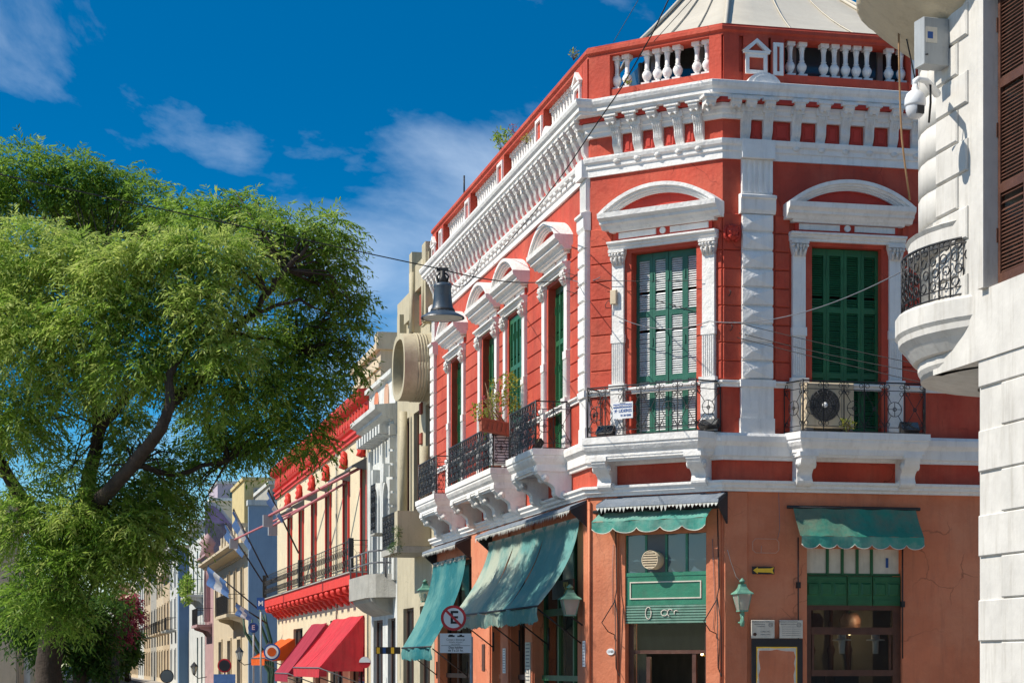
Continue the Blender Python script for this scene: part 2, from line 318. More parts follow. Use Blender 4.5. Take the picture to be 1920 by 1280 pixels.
# ------------------------------------------------------------------ ground and street (kept low: the picture looks over it)
ST = FA                                             # street frame: x = -distance along the street, y = -distance out from the red facades
g = MB(); g.box(-900, 900, -300, 900, -1.0, -.02); struct('ground', g, GRND)
g = MB(); g.box(-600, 60, -8.6, -1.7, -.5, 0); struct('road', g, ASPH, ST.M)
g = MB(); g.box(-600, -.3, -1.7, .2, -.5, .13); g.box(-600, -.3, -1.83, -1.705, -.5, .15); struct('pavement', g, PAVE, ST.M)
g = MB(); g.box(-600, 60, -10.6, -8.6, -.5, .13); g.box(-600, 60, -8.595, -8.47, -.5, .15); struct('pavement_far_side', g, PAVE, ST.M)

# ------------------------------------------------------------------ the red corner building
RB = thing('corner_building', 'red two storey corner building with white mouldings and green shutters', 'building', FW.at(P1[0], P1[1], 0))
ptA = lambda s, d=0: (FA.pt(-s, -d).x, FA.pt(-s, -d).y)
ptC = lambda s, d=0: (FC.pt(s, -d).x, FC.pt(s, -d).y)
pathW = [ptA(LA), P0, P1, ptC(LC)]
IW = Matrix()
def wallholes(mb, x0, x1, z0, z1, holes, y0=0, y1=.42):
    """holes: (x0,x1,z0,z1) side by side along x"""
    x = x0
    for a, b, c, d in sorted(holes):
        if a > x: mb.box(x, a, y0, y1, z0, z1)
        if c > z0: mb.box(a, b, y0, y1, z0, c)
        if d < z1: mb.box(a, b, y0, y1, d, z1)
        x = b
    if x < x1: mb.box(x, x1, y0, y1, z0, z1)
ZL = 4.47                                            # underside of the string course over the shops
ZF, ZW = 5.41, 8.52                                  # balcony floor, window head
WB = (FB.px(1187) + FB.px(1306)) / 2; WC = (FC.px(1515) + FC.px(1657)) / 2
winA = [-2.28, -5.62, -8.14, -11.62]; HW = .61
UP = paint
# ground-floor openings
shopA = [(-4.14, -.72, .3, 4.05), (-6.2, -4.77, .1, 4.05), (-8.0, -7.0, .1, 3.6), (-13.9, -9.96, .2, 4.0)]
shopB = [(FB.px(1172), FB.px(1324), .15, FB.pz(1250, 1000))]
shopC = [(FC.px(1513), FC.px(1692), .6, FC.pz(1600, 1028))]
for fr, x0, x1, wins, shops in ((FA, -LA, 0, winA, shopA), (FB, -LB, 0, [WB], shopB), (FC, 0, LC, [WC, WC + 4.2], shopC)):
    mb = MB(); wallholes(mb, x0, x1, ZL, 11.0, [(c - HW - .09, c + HW + .09, ZF, ZW + .1) for c in wins]); part('upper_wall', mb, RED, RB, fr.M)
    mb = MB(); wallholes(mb, x0, x1, 0, ZL, shops, 0, .42); part('lower_wall', mb, TERRA, RB, fr.M)
# floors and roof plate
poly = [ptA(LA, -.43), ptA(.2, -.43), ptC(.2, -.43), ptC(LC, -.43), ptC(LC, -12), ptA(LA, -12)]
for nme, z0, z1, m in (('upper_floor', 4.6, 4.9, DARK2), ('roof_plate', 10.7, 10.95, CONC)):
    mb = MB(); mb.prism(poly, z0, z1, 'z'); part(nme, mb, m, RB, IW)
mb = MB(); mb.sweep([ptC(LC - .1, -.3), ptC(LC - .1, -12), ptA(LA - .1, -12), ptA(LA - .1, -.3)], [(0, 0), (.2, 0), (.2, 11), (0, 11)]); part('rear_wall', mb, CONC, RB, IW)
mb = MB(); mb.sweep([ptA(LA - .2, -3.2), ptA(1.6, -3.2), ptC(1.6, -3.2), ptC(LC - .2, -3.2)], [(0, 0), (-.1, 0), (-.1, 10.9), (0, 10.9)]); part('inner_wall', mb, DARK2, RB, IW)
# continuous mouldings
def mould(name, prof, mat=WHT, path=pathW): mb = MB(); mb.sweep(path, prof); return part(name, mb, mat, RB, IW)
mould('string_course', [(-.02, 4.47), (.07, 4.47), (.07, 4.50), (.12, 4.53), (.12, 4.57), (.16, 4.60), (.16, 4.64), (-.02, 4.66)])
mould('floor_moulding', [(-.02, 4.98), (.06, 4.98), (.07, 5.03), (.10, 5.05), (.10, 5.20), (.16, 5.27), (.17, 5.36), (.14, 5.41), (-.02, 5.41)])
mould('sill_moulding', [(-.02, 6.17), (.035, 6.17), (.035, 6.22), (.075, 6.24), (.075, 6.27), (-.02, 6.29)])
mould('architrave', [(-.02, 9.88), (.04, 9.88), (.04, 9.99), (.07, 10.01), (.07, 10.08), (.11, 10.11), (.125, 10.16), (.125, 10.19), (-.02, 10.20)])
mould('bed_moulding', [(-.02, 10.53), (.07, 10.53), (.07, 10.59), (.10, 10.61), (.10, 10.67), (.14, 10.70), (.14, 10.76), (-.02, 10.77)])
mould('soffit_band', [(-.02, 10.77), (.20, 10.77), (.20, 10.835), (-.02, 10.835)], REDD)
# cornice: breaks forward over the corner pilasters
def isect(fr1, d1, fr2, d2):
    a = Vector(fr1.pt(0, -d1).xy); b = Vector(fr2.pt(0, -d2).xy); u, v = fr1.u, fr2.u
    t = ((b.x - a.x) * v.y - (b.y - a.y) * v.x) / (u.x * v.y - u.y * v.x); return a + u * t
q0 = isect(FA, .37, FB, .40)
a0 = q0 + FA.u * .27                                  # on the A line
den = FC.u.dot(Vector((-FB.n.x, -FB.n.y)))
tB = (Vector(FB.pt(0, -.40).xy) - a0).dot(FB.n) / FC.u.dot(FB.n); b0 = a0 + FC.u * tB
q1 = isect(FB, .40, FC, .29)
path = [ptA(LA + .05, .37), a0, b0, q1, ptC(LC, .29)]
cor = mould('cornice', [(-.42, 10.84), (-.10, 10.84), (-.09, 10.88), (-.06, 10.89), (-.06, 10.95), (-.02, 10.99), (0, 11.04), (0, 11.08), (-.12, 11.12), (-.42, 11.13)], WHT, path)
# small arched crests standing on the cornice
for fr, x, d in ((FC, FC.px(1436, .29), .20), (FA, -2.05, .28)):
    mb = MB(); pr = [(.30 * math.cos(math.pi * i / 12), .27 * math.sin(math.pi * i / 12)) for i in range(13)]
    mb.prism([(x + a, 11.02 + b * .9) for a, b in pr], -d - .02, -d + .14, 'y'); pr2 = [(.2 * math.cos(math.pi * i / 12), .18 * math.sin(math.pi * i / 12)) for i in range(13)]
    mb.prism([(x + a, 11.05 + b * .9) for a, b in pr2], -d - .035, -d, 'y'); part('cornice_crest', mb, WHT, RB, fr.M)
# frieze brackets and modillions
def scrollprof(h, d): # side profile of an S bracket hung from the top, (y,z)
    pts = []
    for i in range(15):
        t = i / 14; out = d * (.55 + .45 * math.cos(t * 2.6)) * (1 - .25 * t) + .018 * math.sin(t * 13); pts.append((-out, -t * h))
    return [(0.0, 0.0)] + pts + [(0.0, -h)]
mb = MB(); mb.prism(scrollprof(.50, .19), -.078, .078, 'x')
for xx in (-.055, -.018, .018, .055): mb.prism([(p[0] - .012 if 0 < i < 15 else p[0], p[1] * .9 - .02) for i, p in enumerate(scrollprof(.50, .19))], xx - .008, xx + .008, 'x')
mb.box(-.11, .11, -.22, 0, -.03, .07); mb.smooth = True
mb.lathe([(0, -.045), (.05, -.03), (.06, 0), (.05, .03), (0, .045)], 0, -.10, -.545, 8); mb.lathe([(0, -.03), (.035, 0), (0, .03)], -.05, -.10, -.53, 6); mb.lathe([(0, -.03), (.035, 0), (0, .03)], .05, -.10, -.53, 6)
frb = mb.mesh('frieze_bracket', [WHTD])
mb = MB(); mb.box(-.13, .13, -.36, 0, -.045, 0); mb.prism([(-.33, -.045), (-.33, -.09), (-.26, -.15), (-.14, -.14), (-.04, -.20), (0, -.20), (0, -.045)], -.085, .085, 'x')
mb.smooth = True; mb.lathe([(0, -.04), (.045, 0), (0, .04)], -.05, -.25, -.14, 6); mb.lathe([(0, -.04), (.045, 0), (0, .04)], .05, -.25, -.14, 6); mb.lathe([(0, -.05), (.05, 0), (0, .04)], 0, -.1, -.2, 6)
mod = mb.mesh('modillion', [WHTD])
xsA = [-.2 - .39 * i for i in range(37)]
xsB = [FB.px(x, .1) for x in (1155, 1193, 1232, 1271, 1308)]
xsC = [FC.px(x, .1) for x in (1400, 1441, 1494, 1541, 1586, 1631, 1677, 1719)] ; xsC += [xsC[-1] + .40 * (i + 1) for i in range(8)]
for fr, xs in ((FA, xsA), (FB, xsB), (FC, xsC)):
    for x in xs: part('frieze_bracket', frb, None, RB, fr.at(x, -.0, 10.66) @ Matrix.Diagonal((1, .78, 1.06, 1)))
mxA = [-.1 - .39 * i for i in range(37)]; mxB = [FB.px(x, .3) for x in (1140, 1178, 1217, 1257, 1297)]
mxC = [FC.px(x, .3) for x in (1335, 1383, 1412, 1447, 1503, 1550, 1595, 1642, 1686, 1730)]; mxC += [mxC[-1] + .40 * (i + 1) for i in range(8)]
for fr, xs in ((FA, mxA), (FB, mxB), (FC, mxC)):
    for x in xs: part('modillion', mod, None, RB, fr.at(x, -.05, 10.838) @ Matrix.Diagonal((1, .68, 1, 1)))
# sunk panels of the frieze, between brackets
for fr, xs in ((FA, xsA[::-1]), (FB, xsB), (FC, xsC)):
    for a, b in zip(xs, xs[1:]):
        if b - a < .5:
            mb = MB(); mb.cblock(a + .105, b - .105, -.03, .0, 10.21, 10.51, .02); mb.cblock(a + .155, b - .155, -.045, -.03, 10.25, 10.47, .012); part('frieze_panel', mb, REDD, RB, fr.M)
# rusticated courses between the windows
unit = MB(); unit.cblock(0, 1, -.03, 0, 0, 1, 0); unit = None
def course(fr, x0, x1, z0, z1, d=.03, mat=RED, name='wall_block', c=.012):
    mb = MB(); mb.cblock(x0, x1, -d, .0, z0 + .006, z1 - .006, c); part(name, mb, mat, RB, fr.M)
zc = [6.29 + .3005 * i for i in range(10)]
EW = HW + .38                                        # half width taken by a window with its pilasters
segA = [(-.42, winA[0] + EW), (winA[0] - EW, winA[1] + EW), (winA[1] - EW, winA[2] + EW), (winA[2] - EW, winA[3] + EW), (winA[3] - EW, -LA + .42)]
for i in range(9):
    for b, a in segA: course(FA, a, b, zc[i], zc[i + 1])
    course(FB, -LB + .02, WB - EW, zc[i], zc[i + 1]); course(FB, WB + EW, -.001, zc[i], zc[i + 1])
    course(FC, .001, FC.px(1389), zc[i], zc[i + 1]); course(FC, FC.px(1452), WC - EW, zc[i], zc[i + 1]); course(FC, WC + EW, WC + 4.2 - EW, zc[i], zc[i + 1])
# corner pilasters: base, quoins, collar, fluted head
def pilaster(fr, x0, x1, rough):
    p = part('pilaster', MB().box(x0, x1, -.06, 0, 5.41, 9.88), WHT, RB, fr.M)
    mb = MB(); mb.box(x0 - .03, x1 + .03, -.10, -.0, 5.41, 5.66); mb.box(x0 - .015, x1 + .015, -.085, -.0, 5.66, 6.17); mb.box(x0 - .04, x1 + .04, -.12, -.0, 6.17, 6.285); part('pilaster_base', mb, WHT, p, fr.M)
    for i in range(9):
        mb = MB(); z0, z1 = zc[i] + .008, zc[i + 1] - .008
        if rough: # hammered diamond face
            xm, zm = x0 + (x1 - x0) * .28, (z0 + z1) / 2
            vs = [(x0, -.06, z0), (x1, -.06, z0), (x1, -.06, z1), (x0, -.06, z1), (x0, -.10, z0 + .02), (x1, -.10, z0 + .02), (x1, -.10, z1 - .02), (x0, -.10, z1 - .02), (xm, -.135, zm)]
            mb.add(vs, [(0, 1, 5, 4), (1, 2, 6, 5), (2, 3, 7, 6), (3, 0, 4, 7), (4, 5, 8), (5, 6, 8), (6, 7, 8), (7, 4, 8)])
        else: mb.cblock(x0 - .01, x1 + .01, -.12, -.05, z0, z1, .022)
        part('quoin', mb, WHT, p, fr.M)
    mb = MB(); mb.prism([(0, 8.99), (-.10, 8.99), (-.13, 9.05), (-.13, 9.22), (-.17, 9.24), (-.17, 9.28), (-.08, 9.31), (0, 9.31)], x0 - .04, x1 + .04, 'x'); part('pilaster_collar', mb, WHT, p, fr.M)
    mb = MB(); n = 5; wdt = (x1 - x0) / (2 * n + 1)
    for i in range(n + 1): mb.box(x0 + wdt * 2 * i, x0 + wdt * (2 * i + 1), -.08, -.055, 9.34, 9.86)
    part('fluting', mb, WHT, p, fr.M)
    mb = MB(); mb.box(x0 - .02, x1 + .02, -.155, 0, 9.883, 10.185); part('architrave_break', mb, WHT, p, fr.M)
pilaster(FC, FC.px(1392, .08), FC.px(1449, .08), True)
pilaster(FA, -.40, -.02, False); pilaster(FA, -LA + .02, -LA + .40, False)
# red carved mask on the corner strip
mb = MB(); mb.smooth = True; cx = FC.px(1373, .05)
mb.lathe([(0, -.13), (.07, -.10), (.10, -.03), (.11, .04), (.08, .12), (0, .15)], cx, -.05, 8.67, 9)
for k in (-1, 1):
    for z in (8.60, 8.68, 8.76): mb.lathe([(0, -.03), (.05, 0), (0, .03)], cx + k * .05, -.12, z, 6)
    mb.tube([(cx + k * .08, -.06, 8.78), (cx + k * .13, -.05, 8.70), (cx + k * .12, -.05, 8.60), (cx + k * .05, -.06, 8.53)], .03, 5)
part('carved_mask', mb, REDD, RB, FC.M)
# red plinth band under the balcony moulding is the wall itself; small panels at the corners
# ---- window with casing: sub-parts of 'window'
def cap_mesh():
    mb = MB(); mb.box(-.15, .15, -.15, 0, .20, .25)
    mb.prism([(-.10, 0), (-.15, .20), (.15, .20), (.10, 0)], -.10, 0, 'y')
    mb.smooth = True
    for k in (-1, 1): mb.lathe([(0, -.035), (.03, -.02), (.04, 0), (.03, .02), (0, .035)], k * .12, -.11, .17, 7)
    for k in (-.07, 0, .07):
        mb.tube([(k, -.10, .0), (k * 1.1, -.14, .07), (k * 1.2, -.16, .10), (k * 1.2, -.13, .11)], .022, 5)
        mb.tube([(k * .6 + .02, -.10, .08), (k * .8, -.15, .15), (k * .8, -.17, .18)], .018, 5)
    return mb
CAPM = cap_mesh().mesh('capital', [WHTD])
def arcring(mb, r0, r1, zc_, z0, y0, y1, n=20, sm=False):
    t0 = math.asin(min(1, max(-1, (z0 - zc_) / r0))); t1 = math.asin(min(1, max(-1, (z0 - zc_) / r1)))
    A_, B_ = [], []
    for i in range(n + 1):
        a = t0 + (math.pi - 2 * t0) * i / n; b = t1 + (math.pi - 2 * t1) * i / n
        A_.append((r0 * math.cos(a), zc_ + r0 * math.sin(a))); B_.append((r1 * math.cos(b), zc_ + r1 * math.sin(b)))
    mb.grid([[(p[0], y0, p[1]) for p in A_], [(p[0], y0, p[1]) for p in B_]], False)
    mb.grid([[(p[0], y0, p[1]) for p in A_], [(p[0], y1, p[1]) for p in A_]], False)
    mb.grid([[(p[0], y0, p[1]) for p in B_], [(p[0], y1, p[1]) for p in B_]], False)
    for P in (0, -1): mb.add([(A_[P][0], y0, A_[P][1]), (B_[P][0], y0, B_[P][1]), (B_[P][0], y1, B_[P][1]), (A_[P][0], y1, A_[P][1])], [(0, 1, 2, 3)])
def pediment_mesh():
    mb = MB(); a, h = 1.10, .40; r = (a * a + h * h) / (2 * h); zc_ = .25 + h - r
    arcring(mb, r, r - .06, zc_, .25, -.32, 0); arcring(mb, r - .06, r - .10, zc_, .25, -.28, 0); arcring(mb, r - .10, r - .135, zc_, .25, -.24, 0); arcring(mb, r - .135, r - .16, zc_, .25, -.21, 0)
    mb.prism([(0, 0), (-.17, 0), (-.20, .05), (-.23, .07), (-.26, .08), (-.26, .12), (-.33, .17), (-.34, .25), (0, .25)], -a, a, 'x')
    mb.prism([(0, -.04), (-.13, -.04), (-.15, 0), (0, 0)], -a + .12, a - .12, 'x')
    return mb
PEDM = pediment_mesh().mesh('pediment', [WHT])
def tymp_mesh():
    mb = MB(); a, h = .98, .31; r = (a * a + h * h) / (2 * h); zc_ = .25 + h - r; t0 = math.asin((.25 - zc_) / r)
    mb.prism([(r * math.cos(t0 + (math.pi - 2 * t0) * i / 14), zc_ + r * math.sin(t0 + (math.pi - 2 * t0) * i / 14)) for i in range(15)], -.15, 0, 'y')
    arcring(mb, r - .05, r - .09, zc_, .25, -.17, -.15); return mb
TYMM = tymp_mesh().mesh('tympanum', [REDD])
def pil_mesh():
    mb = MB(); mb.box(-.11, .11, -.08, 0, 0, 2.93)
    mb.box(-.135, .135, -.115, 0, 0, .22); mb.box(-.125, .125, -.105, 0, .22, .86); mb.box(-.15, .15, -.13, 0, .86, .93)
    mb.box(-.125, .125, -.10, 0, 1.62, 1.76)
    for i in range(6): mb.box(-.105 + i * .038, -.087 + i * .038, -.095, -.075, .95, 1.60)
    return mb
PILM = pil_mesh().mesh('window_pilaster', [WHT])
def shut_mesh(w, h, frame, slat):
    """one leaf of a louvred shutter: x 0..w, z 0..h"""
    mb = MB(); t = .052; mb.c = 0
    mb.box(0, t, -.025, .02, 0, h); mb.box(w - t, w, -.025, .02, 0, h)
    rails = [(0, .13), (h * .31, h * .31 + .09), (h * .66, h * .66 + .09), (h - .11, h)]
    for a, b in rails: mb.box(t, w - t, -.025, .02, a, b)
    for k in (.15, .5, .85): mb.box(-.012, .012, -.04, -.02, h * k, h * k + .14)
    mb.c = 1
    for (a, b), (c, d) in zip(rails, rails[1:]):
        n = int((c - b) / .036)
        for i in range(n):
            if rnd.random() < .02: continue
            z = b + (i + .15) * (c - b) / n + rnd.uniform(-.003, .003)
            mb.add([(t, -.018, z), (w - t, -.018, z), (w - t, .006, z + .029), (t, .006, z + .029), (t, -.012, z - .003), (w - t, -.012, z - .003), (w - t, .012, z + .026), (t, .012, z + .026)], [(0, 1, 2, 3), (7, 6, 5, 4), (0, 4, 5, 1), (3, 2, 6, 7)])
    return mb.mesh('shutter', [frame, slat])
hS = ZW - ZF - .02
SHG = shut_mesh(HW / 2 - .004, hS, GREEN, GREEN); SHP = shut_mesh(HW / 2 - .004, hS, GREENB, PALESL)
def window(fr, c, leaves, label=None):
    w = part('window', MB().box(c - HW - .09, c + HW + .09, .36, .40, ZF, ZW + .1), DARK, RB, fr.M, label=label)
    mb = MB(); j = HW
    for k in (-1, 1): mb.box(min(c + k * j, c + k * (j + .12)), max(c + k * j, c + k * (j + .12)), -.035, .35, ZF, ZW)
    mb.box(c - j - .12, c + j + .12, -.035, .35, ZW, ZW + .12); part('casing', mb, RED, w, fr.M)
    for k in (-1, 1):
        part('window_pilaster', PILM, None, w, fr.at(c + k * (j + .235), 0, ZF)); part('capital', CAPM, None, w, fr.at(c + k * (j + .235), -.0, 8.335))
    mb = MB(); mb.prism([(0, 8.585), (-.10, 8.585), (-.10, 8.62), (-.13, 8.64), (-.13, 8.67), (-.18, 8.69), (-.18, 8.72), (0, 8.73)], c - j - .40, c + j + .40, 'x'); part('window_architrave', mb, WHT, w, fr.M)
    for a, b in ((-.84, -.13), (.13, .84)): part('white_panel', MB().cblock(c + a, c + b, -.065, 0, 8.775, 8.875, .008), WHT, w, fr.M)
    mb = MB(); mb.box(c - .90, c + .90, -.045, 0, 8.735, 8.925); part('panel_ground', mb, REDD, w, fr.M)
    mb = MB(); mb.prism([(c + .055 * math.cos(i * .524), 8.825 + .055 * math.sin(i * .524)) for i in range(12)], -.075, 0, 'y'); part('roundel', mb, WHT, w, fr.M)
    part('pediment', PEDM, None, w, fr.at(c, 0, 8.925)); part('tympanum', TYMM, None, w, fr.at(c, 0, 8.925))
    for lm, x, y, a in leaves: part('shutter', lm, None, w, fr.at(x, y, ZF + .01) @ Matrix.Rotation(R(a), 4, 'Z'))
L4 = lambda c, m, y, s=(0, 0, 0, 0): [(m, c - HW + .002 + i * HW / 2, y, s[i]) for i in range(4)]
window(FB, WB, L4(WB, SHP, .17, (0, -2, 2, 0)), 'window with sun glare put into its pale slat colour'); window(FC, WC, L4(WC, SHG, .13))
window(FC, WC + 4.2, L4(WC + 4.2, SHG, .13))
for i, c in enumerate(winA): window(FA, c, L4(c, SHG, .02 if i == 1 else .13))
# flat grey panel marks each window back; nothing else
# ---- wrought iron
def seg2(mb, o, u, pts, r, n=4): mb.tube([o + u * a + Vector((0, 0, b)) for a, b in pts], r, n, True, False)
def railing(mb, o, u, Lr, h, style):
    o, u = Vector(o), Vector(u).normalized(); Z = Vector((0, 0, 1))
    for z, r in ((.02, .011), (.10, .008), (h - .13, .008), (h, .015)): seg2(mb, o, u, [(0, z), (Lr, z)], r)
    n = max(1, round(Lr / {'open': .36, 'far': .42}.get(style, .21))); s = Lr / n
    for i in range(n + 1): seg2(mb, o, u, [(i * s, 0), (i * s, h)], .010)
    lo, hi = .10, h - .13; m = (lo + hi) / 2
    for i in range(n):
        c = (i + .5) * s; R_ = min(s * .36, .12)
        if style == 'open':
            if i % 2 == 0:
                mb.ring(o + u * c + Z * m, R_, .007, u, Z, 14)
                for a, b in ((0, lo), (s, lo), (0, hi), (s, hi)):
                    dx, dz = i * s + a - c, b - m; ln = math.hypot(dx, dz); seg2(mb, o, u, [(c + dx / ln * R_, m + dz / ln * R_), (i * s + a, b)], .006)
                seg2(mb, o, u, [(c, m - R_), (c, m + R_)], .006); seg2(mb, o, u, [(c - R_, m), (c + R_, m)], .006)
                mb.ring(o + u * c + Z * m, .03, .008, u, Z, 8)
            else:
                seg2(mb, o, u, [(i * s, lo), (i * s + s, hi)], .006); seg2(mb, o, u, [(i * s, hi), (i * s + s, lo)], .006); mb.ring(o + u * c + Z * m, .028, .009, u, Z, 8)
            for zz in (lo + .05, hi + .065, hi - .05):
                mb.ring(o + u * (i * s + .055) + Z * zz, .034, .006, u, Z, 8); mb.ring(o + u * (i * s + s - .055) + Z * zz, .034, .006, u, Z, 8)
        elif style == 'far':
            for k in range(2): mb.ring(o + u * c + Z * (lo + (hi - lo) * (k + .5) / 2), .10, .009, u, Z, 8)
        else:
            for k in range(4):
                z = lo + (hi - lo) * (k + .5) / 4; sg = 1 if (i + k) % 2 else -1
                mb.ring(o + u * (c + sg * .03) + Z * z, .055, .009, u, Z, 9)
                seg2(mb, o, u, [(c - sg * s * .45, z - .07), (c, z + .0), (c + sg * s * .45, z + .07)], .009)
            seg2(mb, o, u, [(c, lo), (c, hi)], .008)
            mb.ring(o + u * c + Z * (hi + .065), .05, .007, u, Z, 8)
SLAB = [(-.05, 5.02), (.42, 5.02), (.44, 5.08), (.46, 5.10), (.46, 5.15), (.50, 5.20), (.55, 5.30), (.58, 5.31), (.60, 5.36), (.60, 5.40), (-.05, 5.42)]
SLABH = [(0, 5.20), (0, 5.42)]
def console_mesh(pj):
    pr = [(0, 0), (-pj, 0), (-pj * 1.0, -.07)]
    for i in range(13):
        t = i / 12; pr.append((-(pj * .96) * (1 - t) ** .62 * (1 - .18 * math.sin(t * math.pi)) - .10 * (t) ** 2 - .03 * math.sin(t * 9.5), -.09 - t * .43))
    pr += [(-.05, -.56), (0, -.56)]
    mb = MB(); mb.prism(pr, -.13, .13, 'x'); mb.box(-.16, .16, -pj - .02, 0, -.03, .045)
    for k in (-1, 1): # scroll eyes on the flanks
        mb.smooth = True
        for yy, zz, rr in ((-pj + .14, -.15, .07), (-.13, -.42, .055)):
            mb.tube([(k * .13 - .012 * k, yy, zz), (k * .155, yy, zz)], rr, 10, True, True); mb.tube([(k * .15, yy, zz), (k * .17, yy, zz)], rr * .45, 8)
    return mb.mesh('console', [WHT])
def balcony(fr, x0, x1, pj, style, cons, sl=.0, label=None, sr=None):
    """x0..x1 on the outer edge; sl/sr = how far the side returns splay towards the wall"""
    sr = sl if sr is None else sr
    q = (pj - .55)
    path = [fr.pt(x0 - sl, 0), fr.pt(x0, -pj), fr.pt(x1, -pj), fr.pt(x1 + sr, 0)]
    prof = [(0, 5.42), (-.16, 5.42), (-.16, 5.10), (-.14, 5.02), (-.13, 5.08), (-.09, 5.10), (-.09, 5.15), (-.05, 5.20), (-.02, 5.26), (-.02, 5.30), (0, 5.31), (0, 5.39)]
    mb = MB(); mb.sweep([(p.x, p.y) for p in path], prof)
    b = part('balcony', mb, WHT, RB, IW, label=label)
    mb = MB(); mb.prism([(x0 - sl + .1, -.0), (x0 + .1, -pj + .1), (x1 - .1, -pj + .1), (x1 + sr - .1, 0)], 5.06, 5.405, 'z'); part('balcony_floor', mb, WHT, b, fr.M)
    cm = console_mesh(pj - .1)
    for x in cons: part('console', cm, None, b, fr.at(x, 0, 5.06))
    mb = MB(); i = .07; z = 5.42; h = .83
    A_, B_, C_, D_ = Vector((x0 - sl + i, -.02, z)), Vector((x0 + i, -pj + i, z)), Vector((x1 - i, -pj + i, z)), Vector((x1 + sr - i, -.02, z))
    for p, q_ in ((A_, B_), (B_, C_), (C_, D_)): railing(mb, p, q_ - p, (q_ - p).length, h, style if p is B_ else 'open')
    for p in (B_, C_): mb.tube([p, p + Vector((0, 0, h + .02))], .016, 6)
    part('railing', mb, IRON, b, fr.M)
bx0, bx1 = FB.px(1092, .5), FB.px(1310, .5)
balcony(FB, bx0, bx1, .52, 'open', [FB.px(1128, .3), FB.px(1305, .3)], .0, 'balcony carrying a small white sign', .22)
balcony(FC, FC.px(1500, .5), FC.px(1744, .5), .52, 'open', [FC.px(1512, .3), FC.px(1706, .3)], .16, 'balcony with an air conditioner')
balcony(FA, -3.41, -1.20, .72, 'dense', [-1.42, -3.15], .0); balcony(FA, -9.42, -4.77, .72, 'dense', [-5.0, -6.45, -7.3, -9.15], .0); balcony(FA, -13.15, -10.75, .72, 'dense', [-11.0, -12.9], .0)
# ---- parapet with balusters
BAL = MB(); BAL.box(-.075, .075, -.075, .075, 0, .05); BAL.box(-.07, .07, -.07, .07, .51, .575); BAL.lathe([(.05, .05), (.035, .075), (.055, .10), (.078, .15), (.082, .19), (.06, .235), (.036, .26), (.05, .275), (.036, .29), (.038, .40), (.045, .46), (.055, .475), (.045, .49), (.055, .51)], 0, 0, 0, 12)
BALM = BAL.mesh('baluster', [WHT])
ppath = [ptA(LA, .0), P0, P1, ptC(LC, .0)]
mould('parapet_base', [(-.30, 10.95), (.02, 10.95), (.02, 11.31), (-.30, 11.31)], RED, ppath)
mould('parapet_rail', [(-.32, 11.885), (.05, 11.885), (.05, 11.93), (.09, 11.96), (.09, 12.02), (.05, 12.04), (.05, 12.07), (-.32, 12.07)], RED, ppath)
def pier(fr, x0, x1, kind, d=.05):
    p = part('parapet_pier', MB().box(x0, x1, -d, .31, 10.97, 11.884), RED, RB, fr.M)
    c, w_ = (x0 + x1) / 2, (x1 - x0)
    if kind:
        mb = MB(); a = w_ / 2 - .03; z0, z1 = 11.27, 11.80; t = .06
        if kind == 'gable': z1 = 11.60
        mb.box(c - a, c - a + t, -d - .04, -d, z0, z1); mb.box(c + a - t, c + a, -d - .04, -d, z0, z1); mb.box(c - a + t, c + a - t, -d - .04, -d, z0, z0 + t); mb.box(c - a + t, c + a - t, -d - .04, -d, z1 - t, z1)
        if kind == 'gable':
            mb.box(c - a - .04, c + a + .04, -d - .06, -d, z1, z1 + .04)
            for k in (-1, 1): mb.prism([(c + k * (a + .06), z1 + .04), (c, z1 + .24), (c, z1 + .17), (c + k * (a - .04), z1 + .04)], -d - .07, -d, 'y')
        part('pier_frame', mb, WHT, p, fr.M)
def cx_(x, d=.03): return FC.px(x, d)
pier(FC, .0, cx_(1385), None); pier(FC, cx_(1386), cx_(1392), None, .0); pier(FC, cx_(1393), cx_(1440), 'gable'); pier(FC, cx_(1445), cx_(1470), 'frame'); pier(FC, cx_(1704), cx_(1730), 'frame'); pier(FC, cx_(1730), cx_(1790), None)
pier(FB, FB.px(1332), .0, None); pier(FB, -LB, FB.px(1146), None)
for x in (1482, 1504, 1545, 1565, 1586, 1606, 1626, 1667, 1690): part('baluster', BALM, None, RB, FC.at(cx_(x, -.1), .12, 11.31))
for i in range(14): part('baluster', BALM, None, RB, FC.at(cx_(1790) + .12 + .2 * i, .12, 11.31))
for x in (1156, 1175, 1212, 1232, 1250, 1270, 1306, 1325): part('baluster', BALM, None, RB, FB.at(FB.px(x, -.1), .12, 11.31))
pa = [(-.02, -.35, None), (-.37, -.85, 'gable'), (-3.2, -3.75, 'frame'), (-6.6, -7.15, 'frame'), (-10.0, -10.5, 'frame'), (-13.2, -13.6, 'frame'), (-14.1, -14.55, 'gable')]
for b, a, k in pa: pier(FA, a, b, k)
for (b0_, a0_, _), (b1_, a1_, _) in zip(pa[1:], pa[2:]):
    n = int((a0_ - b1_) / .21) - 0
    for i in range(n): part('baluster', BALM, None, RB, FA.at(a0_ - (i + .6) * (a0_ - b1_) / (n + .2), .12, 11.31))
